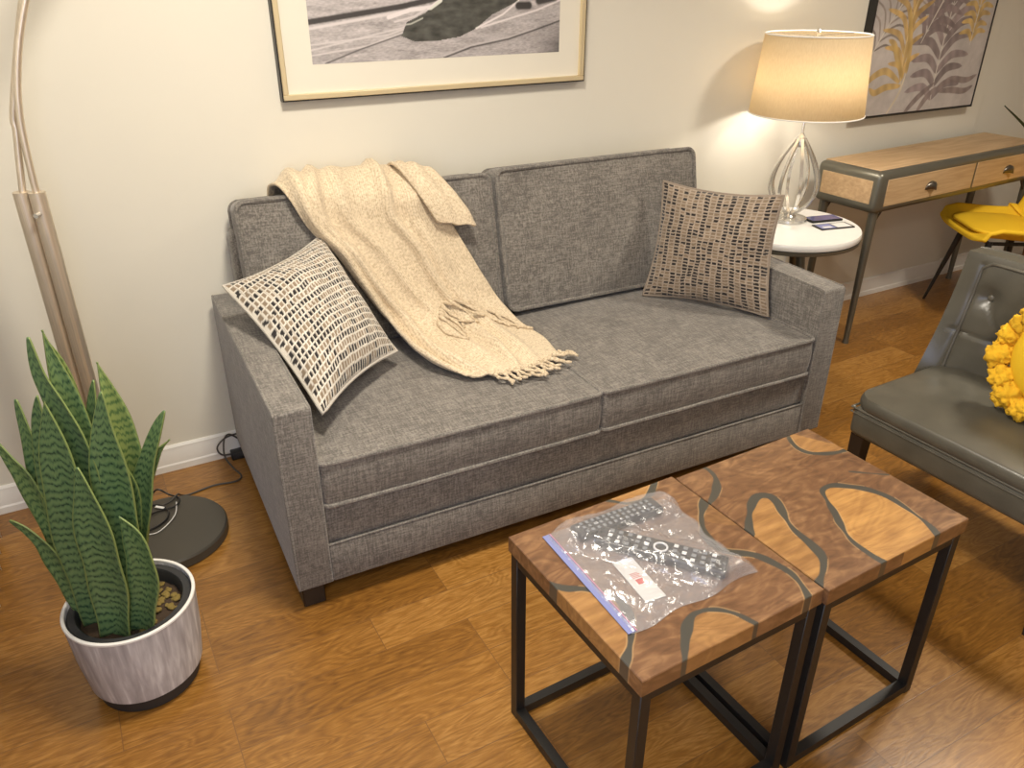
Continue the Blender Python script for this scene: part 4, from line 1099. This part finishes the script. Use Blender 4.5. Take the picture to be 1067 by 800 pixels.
# ------------------------------------------------------------------ mustard chair
yc = empty('mustard_chair', (3.20, -.47, 0), 'mustard shell chair with thin black legs tucked under the console', 'chair', None, math.radians(-122))
nu_, nv_ = 33, 49
P = np.zeros((nv_, nu_, 3))
for j in range(nv_):
    t_ = j/(nv_-1)
    # spine profile front -> seat -> back
    sp = catmull([(0, -.235, .425), (0, -.22, .448), (0, -.12, .445), (0, .05, .432), (0, .16, .445), (0, .215, .52), (0, .235, .64), (0, .25, .80)], 8)
    p = sp[int(round(t_*(len(sp)-1)))]
    hw = .235*(1-abs(min(0, t_-.14)/.14)**2.6*.55) if t_ < .14 else (.235 if t_ < .7 else .235*(1-((t_-.7)/.3)**2.5*.45))
    for i in range(nu_):
        a = i/(nu_-1)*2-1
        lift = (.065 if .15 < t_ < .6 else .03)*abs(a)**3 if t_ < .62 else 0
        fw = -.07*abs(a)**2.2 if t_ > .55 else 0
        P[j, i] = (a*hw, p.y+fw, p.z+lift*min(1, t_*4))
me = grid_mesh('shell', P); smooth_all(me); o = link('shell', me, M['yellow'], yc, None)
md = o.modifiers.new('t', 'SOLIDIFY'); md.thickness = .022; md.offset = -1
md = o.modifiers.new('s', 'SUBSURF'); md.levels = md.render_levels = 1
cushion('seat_pad', .38, .36, .018, .012, .11, M['yellow'], yc, Matrix.Translation((0, -.035, .462)) @ Matrix.Rotation(-.04, 4, 'X'), welts=())
for sx in (-1, 1):
    for sy in (-1, 1):
        bm = bmesh.new(); tube(bm, [(sx*.13, -.02+sy*.12, .415), (sx*.21, -.02+sy*.19, 0)], .01, 12, radii=[.0155, .0065]); from_bm('leg', bm, M['blackmetal'], yc)
bm = bmesh.new(); tube(bm, [(-.13, -.14, .408), (.13, -.14, .408), (.13, .10, .408), (-.13, .10, .408)], .009, 8, closed=True); from_bm('under_frame', bm, M['blackmetal'], yc)

# ------------------------------------------------------------------ leather armchair
AX, AY = 1.218, -1.258
ac = empty('leather_armchair', (AX, AY, 0), 'olive grey leather armchair with tufted back beside the live edge tables', 'armchair', None, math.radians(-88.5))
W_ = .66
# seat base
bm = bmesh.new(); bbox(bm, (0.0, 0.0, .300), (W_, .52, .395), .022, 4)
base_ = from_bm('seat_base', bm, M['leather'], ac)
bw = bmesh.new()
tube(bw, catmull([(0.001, .52, .392), (0.001, .30, .392), (.001, .03, .392), (.006, .006, .392), (.03, .001, .392), (.33, .001, .392), (W_-.03, .001, .392), (W_-.006, .006, .392), (W_-.001, .03, .392), (W_-.001, .52, .392)], 5), .0035, 8)
tube(bw, catmull([(-.001, .52, .377), (-.001, .30, .377), (-.001, .03, .377), (.004, .004, .377), (.03, -.001, .377), (.33, -.001, .377), (W_-.03, -.001, .377), (W_-.004, .004, .377), (W_+.001, .03, .377), (W_+.001, .52, .377)], 5), .0018, 8)
from_bm('piping', bw, M['leatherpipe'], base_)
cushion('seat_cushion', W_-.004, .46, .045, .026, .06, M['leather'], ac, Matrix.Translation((W_/2, .232, .412)), seed=2, welts=(), wr=.006, side=.008)
for x in (.010, W_-.054):
    for y in (.010, .46):
        bm = bmesh.new(); beam(bm, (x+.022, y+.022, .305), (x+.022+(.004 if x > .3 else -.004), y+.022+(.07 if y > .2 else 0), 0), .044, .044, taper=.7); from_bm('leg', bm, M['darkwood'], ac)
# back with forward sweeping wings and button tufts
nu_, nv_ = 81, 61
btn = [(-.5, .40), (0, .40), (.5, .40), (-.25, .70), (.25, .70), (-.72, .70), (.72, .70)]
def back_pt(a, t_, off):
    x = W_/2+a*(W_/2+.035)*(1-.01*t_)
    y = .425+.045*t_-(abs(a)**5)*(.080*(1-t_)**1.9+.020)
    z = .385+.405*t_
    y += off
    return x, y, z
F = np.zeros((nv_, nu_, 3)); B = np.zeros((nv_, nu_, 3))
for j in range(nv_):
    for i in range(nu_):
        a = i/(nu_-1)*2-1; t_ = j/(nv_-1)
        dep = 0
        for bx, bt in btn:
            d2 = ((a-bx)*.33)**2+((t_-bt)*.42)**2
            dep += .020*math.exp(-d2/.0010)
        # diagonal creases between the buttons
        for (x1, t1), (x2, t2) in (((-.5, .4), (-.25, .7)), ((-.25, .7), (0, .4)), ((0, .4), (.25, .7)), ((.25, .7), (.5, .4)), ((-.5, .4), (-.72, .7)), ((.5, .4), (.72, .7)), ((-.9, .42), (-.5, .4)), ((.9, .42), (.5, .4)), ((-.25, .7), (-.3, .95)), ((.25, .7), (.3, .95))):
            ax_, ay_, bx_, by_ = x1*.33, t1*.42, x2*.33, t2*.42; pxx, pyy = a*.33, t_*.42
            L2 = (bx_-ax_)**2+(by_-ay_)**2; tt_ = max(0, min(1, ((pxx-ax_)*(bx_-ax_)+(pyy-ay_)*(by_-ay_))/L2))
            dd = math.hypot(pxx-ax_-tt_*(bx_-ax_), pyy-ay_-tt_*(by_-ay_)); dep += .005*math.exp(-(dd/.006)**2)
        rim = .007*(math.exp(-((abs(a)-.85)/.018)**2) if t_ < .95 else 0); dep += rim
        pad = .018*(1-abs(a)**8)*(1-abs(t_*2-1)**6)
        F[j, i] = back_pt(a, t_, dep-pad); B[j, i] = back_pt(a, t_, .075-.012*(abs(t_*2-1)**8))
bm = bmesh.new()
vf = [[bm.verts.new(F[j, i]) for i in range(nu_)] for j in range(nv_)]; vb = [[bm.verts.new(B[j, i]) for i in range(nu_)] for j in range(nv_)]
for j in range(nv_-1):
    for i in range(nu_-1):
        bm.faces.new((vf[j][i], vf[j][i+1], vf[j+1][i+1], vf[j+1][i])); bm.faces.new((vb[j][i], vb[j+1][i], vb[j+1][i+1], vb[j][i+1]))
per = [(0, i) for i in range(nu_)]+[(j, nu_-1) for j in range(1, nv_)]+[(nv_-1, i) for i in range(nu_-2, -1, -1)]+[(j, 0) for j in range(nv_-2, 0, -1)]
for k in range(len(per)):
    p, q_ = per[k], per[(k+1) % len(per)]
    bm.faces.new((vf[p[0]][p[1]], vb[p[0]][p[1]], vb[q_[0]][q_[1]], vf[q_[0]][q_[1]]))
bk = from_bm('backrest', bm, M['leather'], ac, 50)
bw = bmesh.new()
edge_pts = [F[j, 6] for j in range(0, nv_-5, 3)]+[F[nv_-4, i] for i in range(9, nu_-8, 3)]+[F[j, -7] for j in range(nv_-6, -1, -3)]
tube(bw, [Vector(p)+Vector((0, -.002, 0)) for p in edge_pts], .005, 8)
edge_pts = [B[j, 0] for j in range(0, nv_, 3)]+[B[-1, i] for i in range(2, nu_-1, 3)]+[B[j, -1] for j in range(nv_-1, -1, -3)]
tube(bw, [Vector(p) for p in edge_pts], .004, 8)
from_bm('piping', bw, M['leatherpipe'], bk)
for bx, bt in btn:
    x, y, z = back_pt(bx, bt, .004)
    bm = bmesh.new(); bmesh.ops.create_uvsphere(bm, u_segments=14, v_segments=8, radius=1, matrix=Matrix.Translation((x, y, z)) @ Matrix.Diagonal((.011, .006, .011, 1)))
    from_bm('button', bm, M['leatherpipe'], bk)

# mustard cushion with pom-poms leaning on the backrest
pc = empty('pompom_pillow', (1.478, -1.655, .462), 'mustard yellow pillow edged with woolly pom-poms on the leather armchair', 'pillow', None, math.radians(-85))
R0 = .128
tilt = Matrix.Rotation(math.radians(-8), 4, 'X')
n1, n2 = 22, 48; bm = bmesh.new()
prof = [(R0*math.sin(PI/2*k/12), .055*math.cos(PI/2*k/12)**.8) for k in range(13)]+[(R0*math.sin(PI/2*k/12), -.050*math.cos(PI/2*k/12)**.8) for k in range(11, -1, -1)]
lathe(bm, prof, seg=64)
mt = Matrix.Translation((.0, .0, R0+.046)) @ tilt @ Matrix.Rotation(PI/2, 4, 'X')
bm.transform(mt); from_bm('cover', bm, M['yellow'], pc, 70)
bm = bmesh.new(); tube(bm, [mt @ Vector((R0*1.0*math.cos(q/60*2*PI), R0*math.sin(q/60*2*PI), 0)) for q in range(60)], .004, 6, closed=True); from_bm('edge_piping', bm, M['yellow'], pc)
bm = bmesh.new(); bmesh.ops.create_icosphere(bm, subdivisions=4, radius=.035)
for v in bm.verts:
    f = 1+.34*nz(v.co.x, v.co.y, v.co.z, 60)+.30*nz(v.co.y, v.co.z, v.co.x, 150); v.co *= f
me = bpy.data.meshes.new('pompom'); bm.to_mesh(me); bm.free(); me.materials.append(M['yellowwool']); smooth_all(me)
for k in range(17):
    a = 2*PI*k/17+random.uniform(-.07, .07); rr_ = R0+random.uniform(.012, .030); p = mt @ Vector((rr_*math.cos(a), rr_*math.sin(a), random.uniform(-.012, .018)))
    o = bpy.data.objects.new('pompom', me); COL.objects.link(o); o.parent = pc; o.location = p; o.rotation_euler = (random.uniform(0, 6), random.uniform(0, 6), random.uniform(0, 6)); s = random.uniform(.85, 1.12); o.scale = (s, s, s)
